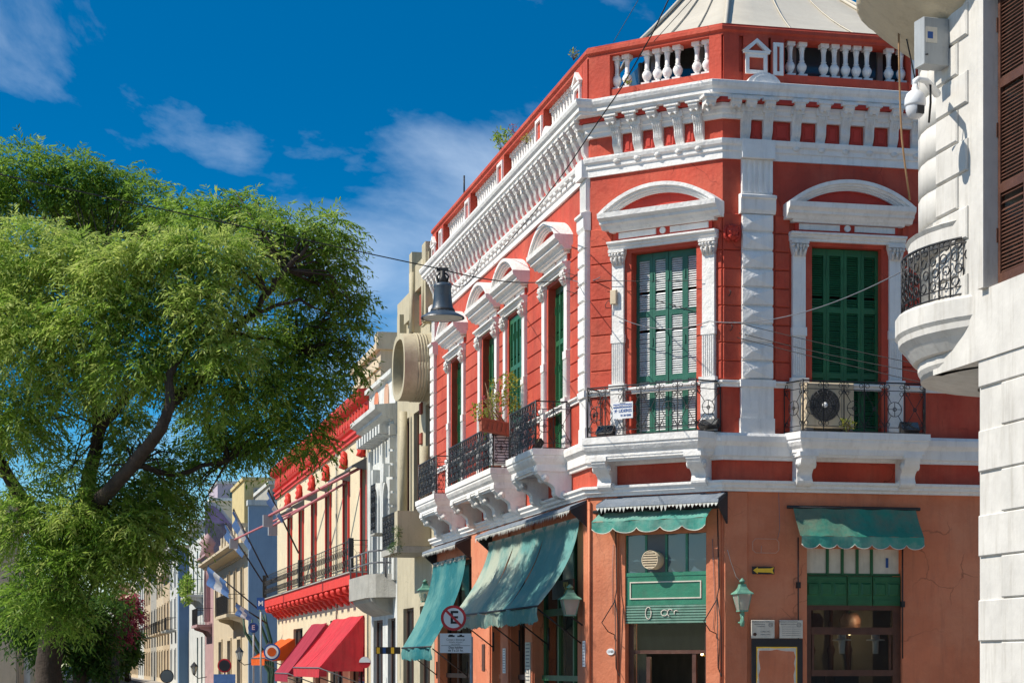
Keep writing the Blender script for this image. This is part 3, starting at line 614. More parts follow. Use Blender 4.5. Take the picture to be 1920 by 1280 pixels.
# ---- glazed roof room and the big beige sheet roof
mb = MB(); gp = [ptA(5.5, -1.3), ptA(.55, -1.3), ptC(.9, -1.3), ptC(8, -1.3)]
for a, b in zip(gp, gp[1:]):
    a, b = Vector(a), Vector(b); n = round((b - a).length / .8)
    for i in range(n):
        p, q = a.lerp(b, (i + .06) / n), a.lerp(b, (i + .94) / n); part('roof_pane', MB().add([(p.x, p.y, 11.2), (q.x, q.y, 11.2), (q.x, q.y, 12.3), (p.x, p.y, 12.3)], [(0, 1, 2, 3)]), GLASSB if i % 3 else GLASS, RB, IW)
        p, q = a.lerp(b, (i - .06) / n), a.lerp(b, (i + .06) / n); mb.sweep([p, q], [(0, 11.15), (.05, 11.15), (.05, 12.3), (0, 12.3)])
part('roof_room_frame', mb, GREY, RB, IW)
ev = [Vector((*ptA(1.5, -.9), 12.15)), Vector((*ptA(.42, -.75), 12.13)), Vector((*(Vector(P1) - (FB.n + FC.n).normalized() * .55), 12.13)), Vector((*ptC(3.85, -.5), 12.17)), Vector((*ptC(8.2, -2.2), 12.3))]
tpx = [(1345, -95, 41), (1352, -92, 40), (1372, -85, 40), (1528, -30, 40), (1640, 26, 41)]
tp = [at(x, y, d) for x, y, d in tpx]
rf = MB(); rows = []
for k in range(9):
    t = k / 8; row = []
    for i in range(4):
        for j in range(6):
            q = j / 6; a = ev[i].lerp(ev[i + 1], q); b = tp[i].lerp(tp[i + 1], q); p = a.lerp(b, t); p.z -= (.10 + .08 * math.sin(q * math.pi)) * math.sin(t * math.pi); row.append(p)
    p = ev[4].lerp(tp[4], t); p.z -= .1 * math.sin(t * math.pi); row.append(p); rows.append(row)
rf.grid(rows); top = part('sheet_roof', rf, CANV, RB, IW)
md = top.modifiers.new('thick', 'SOLIDIFY'); md.thickness = .04
mb = MB()
for i in (1, 2, 3):
    mb.tube([r[i * 6] + Vector((0, -.02, .03)) for r in rows], .035, 5)
for j in (8, 10, 14, 16, 20, 21): mb.tube([r[j] + Vector((0, -.01, .02)) for r in rows], .014, 4)
part('roof_seams', mb, CANV, top, IW)
# ---- ground floor: shop fronts
# B doorway
xl, xr = FB.px(1172), FB.px(1324); xm = (xl + xr) / 2; ztr = FB.pz(1250, 1075); zp = FB.pz(1250, 1133); zs = FB.pz(1250, 1168); zt = FB.pz(1250, 1000)
d = part('shop_door', MB().box(xl, xr, .02, .08, ztr - .03, ztr + .03), GREENL, RB, FB.M)
mb = MB(); n = 4
for i in range(n + 1): x = xl + (xr - xl) * i / n; mb.box(x - .02, x + .02, .04, .09, ztr, zt)
part('transom_bars', mb, GREENL, d, FB.M)
for i in range(n):
    if i != 1: part('pane', MB().box(xl + (xr - xl) * i / n + .02, xl + (xr - xl) * (i + 1) / n - .02, .06, .065, ztr + .03, zt), GLASSB, d, FB.M)
part('grey_board', MB().box(xl + (xr - xl) * .25 + .02, xl + (xr - xl) * .5 - .02, .05, .06, ztr + .03, zt), GREYP, d, FB.M)
mb = MB(); mb.box(xl, xr, .03, .09, zp, ztr - .03); part('door_panel', mb, GREENL, d, FB.M)
mb = MB(); a, b, c, e = xl + .08, xr - .10, zp + .10, ztr - .14
for q in ((a, b, c, c + .02), (a, b, e, e + .02), (a, a + .02, c + .02, e), (b - .02, b, c + .02, e)): mb.box(q[0], q[1], .015, .03, q[2], q[3])
part('panel_beading', mb, PAPER, d, FB.M)
mb = MB(); 
for i in range(7): z = zs + i * (zp - zs) / 7; mb.prism([(.05, z), (.02, z + .01), (.02, z + .035), (.05, z + .045)], xl, xr, 'x')
sh = part('roller_shutter', mb, ROLL, d, FB.M); 
zz = (zs + zp) / 2
for ox, rx, rz, n_ in ((-.32, .055, .10, 13), (-.02, .06, .05, 12), (.09, .05, .06, 9), (.20, .035, .04, 8)): mb = MB(); mb.tube([(xm + ox + rx * math.cos(i * .52 + .4), .012, zz + .02 + rz * math.sin(i * .52 + .4)) for i in range(n_)], .010, 4); part('painted_letter', mb, PAPER, sh, FB.M)
mb = MB(); mb.box(xl, xl + .10, .12, .2, 0, zs); mb.box(xr - .08, xr, .12, .2, 0, zs); mb.box(xl + .33, xl + .40, .14, .19, 0, zs - .55); mb.box(xr - .33, xr - .26, .14, .19, 0, zs - .45); mb.box(xl + .1, xr - .08, .13, .19, zs - .5, zs - .44); part('door_frame', mb, BROWN, d, FB.M)
part('door_pane', MB().box(xl + .1, xl + .33, .15, .155, 0, zs - .5), CLEAR, d, FB.M); part('door_pane', MB().box(xl + .1, xr - .08, .16, .165, zs - .44, zs), CLEAR, d, FB.M)
# C window
xl, xr = FC.px(1513), FC.px(1692); z1, z2, z3 = FC.pz(1600, 1076), FC.pz(1600, 1134), FC.pz(1600, 1262); zt = FC.pz(1600, 1028)
w_ = part('shop_window', MB().box(xl, xr, .10, .14, z1 - .02, z1 + .02), GREEN, RB, FC.M)
bars = [1513, 1555, 1583, 1611, 1638, 1692]
for a, b in zip(bars, bars[1:]): part('white_pane', MB().box(FC.px(a) + .025, FC.px(b) - .025, .10, .105, z1 + .02, zt), PAPER, w_, FC.M)
mb = MB()
for a in bars[1:-1]: mb.box(FC.px(a) - .02, FC.px(a) + .02, .07, .12, z1, zt)
part('transom_bars', mb, GREEN, w_, FC.M)
part('blue_sticker', MB().box(FC.px(1665), FC.px(1670), .094, .10, z1 + .12, z1 + .28), BLUEP, w_, FC.M)
for a, b in ((1514, 1590), (1592, 1638), (1640, 1691)):
    p = part('green_panel', MB().box(FC.px(a), FC.px(b), .06, .12, z2, z1 - .03), GREEN, w_, FC.M)
    mb = MB(); n = max(2, round((b - a) / 24))
    for i in range(n):
        u0 = FC.px(a + (b - a) * i / n) + .02; u1 = FC.px(a + (b - a) * (i + 1) / n) - .02; mb.cblock(u0, u1, .035, .06, z2 + .16, z1 - .14, .025)
    mb.box(FC.px(a) + .02, FC.px(b) - .02, .045, .06, z2 + .03, z2 + .09); mb.box(FC.px(a) + .02, FC.px(b) - .02, .045, .06, z1 - .10, z1 - .05); part('raised_fields', mb, GREEN, p, FC.M)
mb = MB(); mb.box(xl, xl + .10, .07, .15, .6, z2); mb.box(xr - .14, xr, .07, .15, .6, z2); mb.box(xl + .1, xr - .14, .07, .15, z2 - .08, z2)
zm = FC.pz(1600, 1182); mb.box(xl + .1, xr - .14, .06, .14, zm - .06, zm + .06); mb.box(xl + .1, xr - .14, .05, .14, z3 - .04, z3 + .06); mb.box(xl + .12, xl + .16, .09, .13, z3 + .06, zm - .06); mb.box(xr - .2, xr - .16, .09, .13, z3 + .06, zm - .06)
part('window_frame', mb, BROWN, w_, FC.M)
for a, b in ((z3 + .06, zm - .06), (zm + .06, z2 - .08)): part('pane', MB().box(xl + .1, xr - .14, .11, .115, a, b), CLEAR, w_, FC.M)
part('pane', MB().box(xl, xr, .11, .115, .6, z3 - .04), CLEAR, w_, FC.M)
# A shop fronts
for k, (a, b, c, e) in enumerate(shopA):
    f = part('shop_front', MB().box(a, b, .26, .32, c, c + .35), BROWN, RB, FA.M)
    mb = MB(); n = max(1, round((b - a) / 1.15))
    for i in range(n + 1): x = a + (b - a) * i / n; mb.box(max(a, x - .05), min(b, x + .05), .18, .27, c + .35, e)
    mb.box(a, b, .17, .28, 2.55, 2.68); mb.box(a, b, .16, .28, e - .08, e); mb.box(a, b, .15, .28, 1.35, 1.45); part('front_frame', mb, BROWN if k != 0 else GREEN, f, FA.M)
    for i in range(n):
        x0_, x1_ = a + (b - a) * i / n + .05, a + (b - a) * (i + 1) / n - .05
        for u, v in ((c + .35, 1.35), (1.45, 2.55), (2.68, e - .08)): part('pane', MB().box(x0_, x1_, .22, .226, u, v), GLASS if v > 2.6 else CLEAR, f, FA.M)
# ground-floor piers standing slightly proud, and the conduit pipe at the corner
for fr, a, b in ((FA, -.70, -.02), (FA, -4.75, -4.16), (FA, -6.95, -6.25), (FA, -9.9, -8.05), (FB, -LB + .02, FB.px(1160)), (FB, FB.px(1326), -.02), (FC, .02, FC.px(1400))):
    part('shop_pier', MB().cblock(a, b, -.045, 0, 0, ZL - .005, .01), TERRA, RB, fr.M)
mb = MB(); mb.smooth = True; mb.tube([FB.pt(-LB + .02, -.07, 0), FB.pt(-LB + .02, -.07, 4.4)], .022, 6); part('conduit', mb, TERRA, RB, IW)
# dim room furnishings seen through the panes
for x, y, z, n_ in ((xl + .45, 1.3, 1.75, 0), (xl + 1.05, 1.4, 1.75, 0)):
    mb = MB(); mb.smooth = True; mb.lathe([(.16, 0), (.15, .02), (.075, .03), (.07, .12), (.05, .16), (.01, .17)], 0, 0, 0, 12); mb.lathe([(.05, -.22), (.055, -.1), (.06, 0)], 0, 0, 0, 8)
    solo('hat', mb, PLAST if not n_ else GREYP, ('pale hat on a stand behind the brown window, nearer the middle' if x < xl + .6 else 'pale hat on a stand behind the brown window, nearer the lamp'), 'hat', FC.at(x + .3, .35, z + .30), 'hats on stands behind the brown window')
for x, y, z, lb in ((xr - .45, 1.2, 2.18, 'small warm lamp glowing behind the brown framed shop window'), ):
    t = thing('glowing_lamp', lb, 'lamp', FC.at(x, y, z)); part('bulb', MB().lathe([(0, -.03), (.025, -.02), (.03, 0), (.02, .03), (0, .04)], 0, 0, 0, 8), BULB, t)
    mb = MB(); mb.tube([(0, 0, .04), (0, 0, 2.3)], .006, 4); mb.tube([(-.08, 0, .03), (0, 0, .06), (.08, 0, .03)], .008, 4); part('lamp_stem', mb, BRASS, t)
t = thing('chandelier', 'small brass chandelier with three lit bulbs inside the corner doorway', 'chandelier', FB.at(-1.05, 1.6, 1.78))
mb = MB(); mb.tube([(0, 0, .1), (0, 0, 2.4)], .006, 4); mb.ring((0, 0, .02), .15, .01, (1, 0, 0), (0, 1, 0), 14)
for i in range(3): a = i * 2.09; mb.tube([(0, 0, .12), (.1 * math.cos(a), .1 * math.sin(a), .08), (.15 * math.cos(a), .15 * math.sin(a), .02)], .008, 4)
part('arms', mb, GOLD, t)
for i in range(3): a = i * 2.09; part('bulb', MB().lathe([(0, 0), (.025, .02), (.02, .05), (0, .07)], .15 * math.cos(a), .15 * math.sin(a), .02, 8), BULB, t)

for nm_, M_, e_ in (('lamp_light', FC.at(xr - .45, .9, 2.4), 22), ('lamp_light', FB.at(-1.05, 1.5, 2.1), 25)):   # the two lit lamps seen through the shop glass
    ld = bpy.data.lights.new(nm_, 'POINT'); ld.energy = e_; ld.color = (1, .75, .45); ld.shadow_soft_size = .05; lo_ = bpy.data.objects.new(nm_, ld); C0.objects.link(lo_); lo_.matrix_basis = M_
part_board = part('partition', MB().box(xl - .1, xr + .1, 1.5, 1.55, 0, 2.9), paint('olive_partition', (.30, .27, .21), .8, .15, 2, 0), RB, FC.M)
for x_ in (xl + .25, xl + .62, xl + .98, xl + 1.30):
    mb = MB(); mb.smooth = True; mb.lathe([(.04, 0), (.06, .3), (.035, .4), (.07, .55), (.045, .7), (.05, 1.2), (.08, 1.3), (.04, 1.4), (.04, 2.1)], 0, 0, 0, 8); part('turned_post', mb, BROWN, RB, FC.at(x_, 1.42, .6))
for x_ in (xl + .45, xl + 1.12):
    t = thing('chair', 'dark chair back standing upturned behind the brown window, %s one' % ('left' if x_ < xl + .8 else 'right'), 'chair', FC.at(x_, .9, 2.28), 'chairs stacked behind the brown window')
    mb = MB(); mb.prism([(-.17, 0), (.17, 0), (.19, .14), (.12, .24), (-.12, .24), (-.19, .14)], -.015, .015, 'y'); part('seat', mb, BROWN, t); mb = MB(); mb.box(-.16, .16, -.03, .03, -.03, 0); part('rim', mb, PAPER, t)
for x_ in (xl + .35, xl + .95):
    t = thing('table', 'dark table edge in the gloom behind the brown window, %s one' % ('left' if x_ < xl + .6 else 'right'), 'table', FC.at(x_, .8, 0), 'tables behind the brown window'); part('top', MB().box(-.25, .25, -.2, .2, 1.50, 1.53), PAPER, t); part('leg', MB().box(-.22, .22, -.16, .16, 0, 1.495), BLK, t)
# ------------------------------------------------------------------ awnings
def scallops(mb, x0, x1, y, ztop, n, h0, h1, wave=.02):
    """hanging valance with a scalloped lower edge"""
    top, bot = [], []
    K = n * 8
    for i in range(K + 1):
        t = i / K; f = (t * n) % 1; x = x0 + (x1 - x0) * t; yy = y + wave * math.sin(t * 23)
        top.append((x, y, ztop)); bot.append((x, yy, ztop - h0 - (h1 - h0) * math.sin(math.pi * f) ** .6))
    mb.grid([top, [((a[0] + b[0]) / 2, (a[1] * .3 + b[1] * .7), (a[2] + b[2]) / 2) for a, b in zip(top, bot)], bot])
    return bot
# B: short scalloped awning
x0, x1 = FB.px(1124, .1), FB.px(1327, .3); ztp = FB.pz(1225, 960)
t = thing('door_awning', 'short teal scalloped awning half rolled over the corner doorway', 'awning', FB.at((x0 + x1) / 2, 0, ztp - .4))
mb = MB(); rows = []
for k in range(5):
    q = k / 4; rows.append([(x0 + (x1 - x0) * i / 24 + .0, -.06 - .30 * q + .012 * math.sin(i * 1.7 + k), ztp + .03 - .13 * q - .05 * q * q + .01 * math.sin(i * .9)) for i in range(25)])
mb.grid(rows); part('canvas', mb, TEAL, t, FB.M)
mb = MB(); bt = scallops(mb, x0, x1, -.36, ztp - .15, 5, .12, .20, .03); part('valance', mb, TEAL, t, FB.M)
mb = MB(); mb.tube([(p[0], p[1] - .006, p[2]) for p in bt], .008, 4); part('edge_binding', mb, PAPER, t, FB.M)
mb = MB(); mb.smooth = True; mb.tube([(x0 - .12, -.08, ztp + .04), (x1 + .12, -.08, ztp + .04)], .035, 8); part('roller', mb, IRON, t, FB.M)
for x, s in ((x0 + .28, 1), (x1 + .05, -1)):
    mb = MB(); mb.tube([(x, -.05, ztp), (x + .03, -.06, 2.9), (x + .02, -.12, 2.7), (x - .12, -.30, 2.35), (x - .10, -.12, 2.2), (x - .02, -.05, 2.15)], .009, 4); mb.tube([(x + .02, -.1, 2.75), (x + .1, -.12, 2.3), (x + .09, -.08, 1.45), (x + .01, -.05, 1.6), (x + .02, -.1, 2.75)], .008, 4); part('folding_arm', mb, IRON, t, FB.M)

# C: wide stained awning
x0, x1 = FC.px(1496, .3), FC.px(1727, .3); zt_ = FC.pz(1610, 952, .1); zb = FC.pz(1610, 1006, .35)
t = thing('window_awning', 'stained dark teal awning with scalloped edge over the brown shop window', 'awning', FC.at((x0 + x1) / 2, 0, zb))
mb = MB(); rows = []
for k in range(7):
    q = k / 6; rows.append([(x0 + (x1 - x0) * i / 28, -.08 - .34 * q ** 1.2 + .01 * math.sin(i * .8), zt_ + (zb - zt_) * q + .008 * math.sin(i * 1.3 + k * 2)) for i in range(29)])
mb.grid(rows); part('canvas', mb, cloth('stained_teal_canvas', (.045, .27, .20), (.20, .20, .14), .75, .15, 1.5, .55), t, FC.M)
mb = MB(); bt = scallops(mb, x0 + .02, x1, -.42, zb, 7, .13, .20, .02); part('valance', mb, TEAL, t, FC.M)
mb = MB(); mb.tube([(p[0], p[1] - .006, p[2]) for p in bt], .008, 4); part('edge_binding', mb, PAPER, t, FC.M)
mb = MB(); mb.tube([(x0 - .1, -.07, zt_), (x1 + .08, -.07, zt_)], .03, 8); mb.tube([(x0 + .10, -.05, zb), (x0 + .10, -.06, 2.0)], .012, 5); mb.tube([(x1 - .22, -.06, zb), (x1 - .22, -.06, 1.75)], .012, 5)
mb.box(x0 + .07, x0 + .13, -.09, -.02, 2.9, 3.0); mb.box(x1 - .25, x1 - .19, -.09, -.02, 2.6, 2.7); part('awning_rods', mb, IRON, t, FC.M)
# fixed hoods with tattered fringe, under the string course
def hood(fr, x0, x1, lab, endl=True, seed=1):
    r_ = random.Random(seed); z = 4.46
    t = thing('awning_hood', lab, 'hood', fr.at((x0 + x1) / 2, 0, 4.2), 'tattered hoods over the shop awnings')
    mb = MB(); mb.prism([(.0, z), (-.34, z - .14), (-.36, z - .19), (-.345, z - .20), (0, z - .045)], x0, x1, 'x'); part('hood_sheet', mb, HOOD, t, fr.M)
    mb = MB(); n = int((x1 - x0) / .07)
    for i in range(n):
        a = x0 + (x1 - x0) * i / n; b = x0 + (x1 - x0) * (i + 1) / n; h = .03 + r_.random() * .07; y = -.352
        mb.add([(a, y, z - .19), (b, y, z - .19), (b - .005, y - .005, z - .21), ((a + b) / 2, y - .01, z - .21 - h), (a + .005, y - .003, z - .21)], [(0, 1, 2, 3, 4)])
    part('torn_fringe', mb, paint('fringe_' + str(seed), (.55, .56, .52), .9, .3, 9, 0), t, fr.M)
    for x in (x0, x1 - .03): part('end_cheek', MB().prism([(0, z), (-.34, z - .14), (-.32, z - .24), (0, z - .52)], x, x + .03, 'x'), BLK, t, fr.M)
hood(FB, FB.px(1126, .2), FB.px(1362, .05), 'slate grey hood with torn fringe above the corner doorway', seed=1)
hood(FA, -8.0, -.05, 'long slate hood with torn fringe above the large faded awning', seed=2); hood(FA, -14.3, -10.2, 'grey hood above the farther drop awning', seed=3)
# A: large sagging drop awnings
def drop_awning(s0, s1, zt, zb, pj, lab, nstrip, tears, mat, sag=1.65, seed=3, arms=3):
    r_ = random.Random(seed)
    t = thing('drop_awning', lab, 'awning', FA.at(-(s0 + s1) / 2, 0, zb - .25), 'sagging drop awnings along the side street')
    Wd = s1 - s0
    def P(sx, q):
        fold = .035 * math.sin(sx * 2.6 + 1.2 * q) * q + .02 * math.sin(sx * 7.1 + q * 3)
        return (-sx, -.10 - (pj - .10) * q ** sag - fold, zt + (zb - zt) * (q ** .92) + .02 * math.sin(sx * 5) * q)
    for k in range(nstrip):
        a, b = s0 + Wd * k / nstrip, s0 + Wd * (k + 1) / nstrip; rows = []
        for i in range(25):
            q = i / 24; gap = tears * math.sin(min(1, max(0, (q - .12) / .88)) * math.pi) ** 1.2
            aa = a + (gap if k else 0); bb = b
            rows.append([P(aa + (bb - aa) * j / 12, q) for j in range(13)])
        mb = MB(); mb.grid(rows); part('canvas', mb, mat, t, FA.M)
    mb = MB(); top, m1, bot = [], [], []
    K = int(Wd / .045)
    for j in range(K + 1):
        sx = s0 + Wd * j / K; p = P(sx, 1); w2 = .025 * math.sin(sx * 31); top.append(p); m1.append((p[0], p[1] - .01 + w2, p[2] - .13)); bot.append((p[0], p[1] + w2 * 1.4 + .01, p[2] - .24 - (.035 if j % 2 else 0)))
    mb.grid([top, m1, bot]); part('valance', mb, mat, t, FA.M)
    mb = MB(); mb.smooth = True; p, q = P(s0, 1), P(s1, 1); mb.tube([(p[0] + .03, p[1], p[2]), (q[0] - .03, q[1], q[2])], .02, 6)
    for j in range(arms): x = -(s0 + Wd * (.02 + .96 * j / (arms - 1))); mb.tube([(x, -pj + .03, zb - .02), (x - .0, -.03, zb - .62)], .014, 5); mb.tube([(x, -.03, zb - .7), (x, -.03, zb - .3)], .018, 5)
    part('arms', mb, IRON, t, FA.M)
    mb = MB(); n = int(Wd / .08)
    for j in range(n): x = -(s0 + Wd * j / n); mb.add([(x, -.105, zt), (x - Wd / n, -.105, zt), (x - Wd / n / 2, -.11 - .015, zt - .09 - .03 * r_.random())], [(0, 1, 2)])
    part('torn_top_edge', mb, PAPER, t, FA.M)
drop_awning(.30, 7.86, 4.17, 2.62, .84, 'large faded teal drop awning with torn panels beside the corner', 3, .30, TEALF, arms=4)
drop_awning(10.37, 14.2, 4.05, 2.02, .84, 'smaller blue teal drop awning behind the no parking sign', 1, 0, cloth('blue_teal_canvas', (.035, .21, .24), (.20, .42, .38), .7, .3, .8, .25), arms=2, seed=5)
# ------------------------------------------------------------------ fixtures on the red building
def lantern(fr, x, z, lab, arm):
    t = thing('wall_lantern', lab, 'lantern', fr.at(x, -.02, z), 'green capped wall lanterns')
    y = -.30; F = fr.at(x, 0, z) @ Matrix.Diagonal((.72, .9 if arm else .8, .76, 1))
    mb = MB(); mb.smooth = True
    if arm: mb.tube([(0, 0, -.20), (0, -.06, -.22), (0, -.2, -.1), (0, y, -.03)], .018, 6); mb.box(-.05, .05, -.02, .0, -.32, -.12)
    else: mb.lathe([(.02, -.34), (.05, -.32), (.055, -.22), (.035, -.16), (.06, -.08), (.045, -.02), (.07, 0)], 0, y, 0, 8); mb.tube([(0, y, -.25), (0, -.0, -.25)], .02, 6); mb.tube([(0, y - .03, -.28), (0, y - .07, -.2), (0, y - .04, -.1)], .02, 5)
    part('bracket', mb, IRON if arm else BRASS, t, F)
    mb = MB(); a, b = .095, .165
    mb.add([(-a, y - a, 0), (a, y - a, 0), (a, y + a, 0), (-a, y + a, 0), (-b, y - b, .36), (b, y - b, .36), (b, y + b, .36), (-b, y + b, .36)], [(0, 1, 5, 4), (1, 2, 6, 5), (2, 3, 7, 6), (3, 0, 4, 7)]); part('glass', mb, CLEARM, t, F)
    mb = MB()
    for sx in (-1, 1):
        for sy in (-1, 1): mb.tube([(sx * a, y + sy * a, 0), (sx * b, y + sy * b, .36)], .009, 4)
    mb.box(-a - .01, a + .01, y - a - .01, y + a + .01, -.02, .008); part('cage', mb, BRASS, t, F)
    mb = MB(); rows = []
    for r0, z0 in ((.20, .35), (.19, .375), (.12, .43), (.08, .50), (.065, .56), (.075, .57)): rows.append([(r0 * c, y + r0 * s, z0) for c, s in ((-1, -1), (1, -1), (1, 1), (-1, 1), (-1, -1))])
    mb.grid(rows, False); mb.lathe([(.05, .565), (.05, .61), (.075, .615), (.055, .65), (.015, .69), (0, .70)], 0, y, 0, 8); part('cap', mb, BRASS, t, F)
    mb = MB(); mb.lathe([(.02, .01), (.02, .1), (.045, .13), (.05, .18), (.03, .24), (0, .25)], 0, y, 0, 8); part('bulb', mb, FROST, t, F)
CLEARM = clear('lantern_glass', (.85, .85, .80), .25, .5); CLEARM.node_tree.nodes['Principled BSDF'].inputs['Base Color'].default_value = (.55, .54, .48, 1)
lantern(FC, FC.px(1394, .3), FC.pz(1394, 1144, .3), 'green lantern on the wall beside the yellow arrow plate', False)
lantern(FA, -.35, FA.pz(1092, 1150, .3), 'green lantern under the right end of the large faded awning', True)
lantern(FA, -14.35, FA.pz(800, 1150, .3) + .3, 'dark lantern at the far end of the red building', True)
# arrow plate, ghost frame, plaques, poster board, door number, menu boards
t = thing('arrow_plate', 'small dark plate with a yellow arrow pointing left', 'sign', FC.at(FC.px(1429), -.05, FC.pz(1429, 1069)))
part('plate', MB().box(-.19, .19, -.012, 0, -.062, .062), BLK, t); mb = MB()
mb.prism([(-.178, 0), (-.10, .055), (-.10, .03), (.12, .035), (.178, .055), (.155, 0), (.178, -.055), (.12, -.035), (-.10, -.03), (-.10, -.055)], -.02, -.012, 'y'); part('arrow', mb, YELP, t)
mb = MB(); a, b = .225, .115; c = .05
pts = [(-a + c, -b), (a - c, -b), (a, -b + c), (a, b - c), (a - c, b), (-a + c, b), (-a, b - c), (-a, -b + c), (-a + c, -b)]
mb.tube([(p[0], 0, p[1]) for p in pts] + [(-.08, 0, -b), (-.075, 0, 0)], .006, 4)
solo('ghost_frame', mb, paint('pale_scar', (.55, .33, .24), .8, .2, 9, 0), 'thin outline of a removed sign above the yellow arrow plate', 'sign trace', FC.at(FC.px(1434), -.048, FC.pz(1434, 1023)), None)
def plaque(fr, X, Y, w, h, lines, lab, seal=True, d=.05, grp='stone plaques above the poster board', m=PAPER):
    t = thing('plaque', lab, 'plaque', fr.at(fr.px(X), -d, fr.pz(X, Y)), grp)
    mb = MB(); mb.cblock(-w / 2, w / 2, -.02, 0, -h / 2, h / 2, .006); part('tablet', mb, m, t)
    for k, (tx, sz, ox, oz) in enumerate(lines): part('lettering', text_mesh(tx, sz, .001, GREYP), None, t, W[t.name] @ Matrix.Translation((ox, -.0215, oz)))
    if seal:
        mb = MB(); mb.ring((w * .33, -.022, h * .24), .035, .004, (1, 0, 0), (0, 0, 1), 10); mb.ring((w * .33, -.022, h * .24), .018, .003, (1, 0, 0), (0, 0, 1), 8); part('seal', mb, GREYP, t)
        if seal == 2: mb = MB(); mb.prism([(-w * .35 + .035 * math.cos(i), -h * .28 + .03 * math.sin(i)) for i in (0, 1, 2, 3, 4, 5)], -.023, -.02, 'y'); part('seal', mb, BROWN, t)
    return t
plaque(FC, 1428, 1179, .40, .30, [('REPUBLICA DE SAN TELMO', .026, -.04, .12), ('MINISTERIO DE LA', .022, -.06, .08), ('Y LA HISTORIA', .022, -.04, .045), ('LUNA 1962', .034, .04, -.04), ('Defensa y Carlos', .024, .04, -.085)], 'left pale stone plaque with a round seal above the poster board', 2)
plaque(FC, 1481, 1179, .40, .30, [('REPUBLICA DE SAN TELMO', .026, -.04, .12), ('MINISTERIO DE CULTURA', .024, -.05, .08)] + [('por la conservacion del patrimonio de la', .019, 0, .04 - .035 * i) for i in range(5)], 'right pale stone plaque full of small text lines above the poster board', 1)
x0, x1 = FC.px(1407), FC.px(1502); zt_, zb = FC.pz(1455, 1197), .95
t = thing('poster_board', 'black poster board with a terracotta painted centre and torn yellow edge', 'board', FC.at((x0 + x1) / 2, -.05, zb)); hw = (x1 - x0) / 2; hh = zt_ - zb
part('board', MB().box(-hw, hw, -.03, 0, 0, hh), BLK, t)
mb = MB(); mb.box(-hw + .075, hw - .10, -.034, -.030, .1, hh - .13); part('yellow_border', mb, YELP, t)
r_ = random.Random(4); pr = []
def edge(p, q, n, j): return [(p[0] + (q[0] - p[0]) * i / n + r_.uniform(-j, j), p[1] + (q[1] - p[1]) * i / n + r_.uniform(-j, j)) for i in range(n)]
cs = [(-hw + .09, .12), (hw - .125, .12), (hw - .125, hh - .15), (-hw + .09, hh - .15)]
for i in range(4): pr += edge(cs[i], cs[(i + 1) % 4], 9, .008)
part('torn_paper', MB().prism(pr, -.038, -.034, 'y'), PAPER, t)
pr = []; cs = [(-hw + .13, .15), (hw - .15, .15), (hw - .15, hh - .19), (-hw + .13, hh - .19)]
for i in range(4): pr += edge(cs[i], cs[(i + 1) % 4], 8, .018)
part('painted_centre', MB().prism(pr, -.042, -.038, 'y'), TERRA, t)
t = thing('house_number', 'small white oval house number plate left of the corner doorway', 'number plate', FB.at(FB.px(1148), -.05, FB.pz(1148, 1221)))
part('oval', MB().prism([(.075 * math.cos(i * .45), .055 * math.sin(i * .45)) for i in range(14)], -.012, 0, 'y'), PLAST, t); part('digits', text_mesh('1100', .06, .001, GREYP, bold=True), None, t, W[t.name] @ Matrix.Translation((0, -.014, 0)))
def sheet(fr, x, z, w, h, lab, lines, d=.05, m=PAPER, cat='notice', g='notices on the shop piers'):
    t = thing('notice', lab, cat, fr.at(x, -d, z), g); part('sheet', MB().box(-w / 2, w / 2, -.012, 0, -h / 2, h / 2), m, t)
    mb = MB()
    for i in range(lines): zz = h / 2 - (i + .7) * h / (lines + .6); ww = w * r_.uniform(.25, .42); mb.box(-ww, ww, -.014, -.012, zz - h * .012, zz + h * .012)
    part('text_lines', mb, GREYP, t); return t
sheet(FA, -.22, FA.pz(1098, 1225), .17, .44, 'tall narrow white notice on the pier under the wall lantern', 8, m=WHP)
sheet(FA, -6.55, FA.pz(940, 1238), .26, .50, 'white notice on the terracotta pier behind the large awning', 9, m=WHP)
sheet(FA, -4.45, FA.pz(992, 1245), .42, .85, 'long cream menu sheet on the pier near the glazed bay', 12)
sheet(FA, -8.6, FA.pz(900, 1232), .28, .56, 'dark metal panel on the pier behind the sign pole', 0, m=BROWN, cat='panel')
t = thing('shop_sign', 'dark shop board with gold figures 50 under the awning', 'sign', FA.at(-1.35, -.12, 2.97)); part('board', MB().box(-.75, .75, -.03, .0, -.16, .16), BROWN, t); part('lettering', text_mesh("'50", .30, .004, GOLD, bold=True), None, t, W[t.name] @ Matrix.Translation((.25, -.035, 0)))
# round vent
t = thing('round_vent', 'round louvred vent cover in the glass above the corner doorway', 'vent', FB.at(FB.px(1222, .1), -.0, FB.pz(1222, 1050)))
mb = MB(); mb.smooth = True; rr = .155
mb.lathe([(rr, 0), (rr, .22), (rr - .012, .22), (rr - .012, .02)], 0, 0, 0, 24, cap=False); me = mb.mesh('sleeve', [ACM]); me.transform(Matrix.Rotation(R(90), 4, 'X')); part('sleeve', me, None, t, W[t.name] @ Matrix.Translation((0, .05, 0)))
part('backing', MB().prism([((rr - .012) * math.cos(i * .26), (rr - .012) * math.sin(i * .26)) for i in range(24)], -.02, 0, 'y'), BLK, t, W[t.name] @ Matrix.Translation((0, -.12, 0)))
for i in range(7):
    z = -.12 + i * .04; w_ = math.sqrt(max(0, (rr - .014) ** 2 - z * z)); part('louvre', MB().prism([(0, z - .002), (-.03, z - .012), (-.03, z + .008), (0, z + .018)], -w_, w_, 'x'), ACM, t, W[t.name] @ Matrix.Translation((0, -.138, 0)))
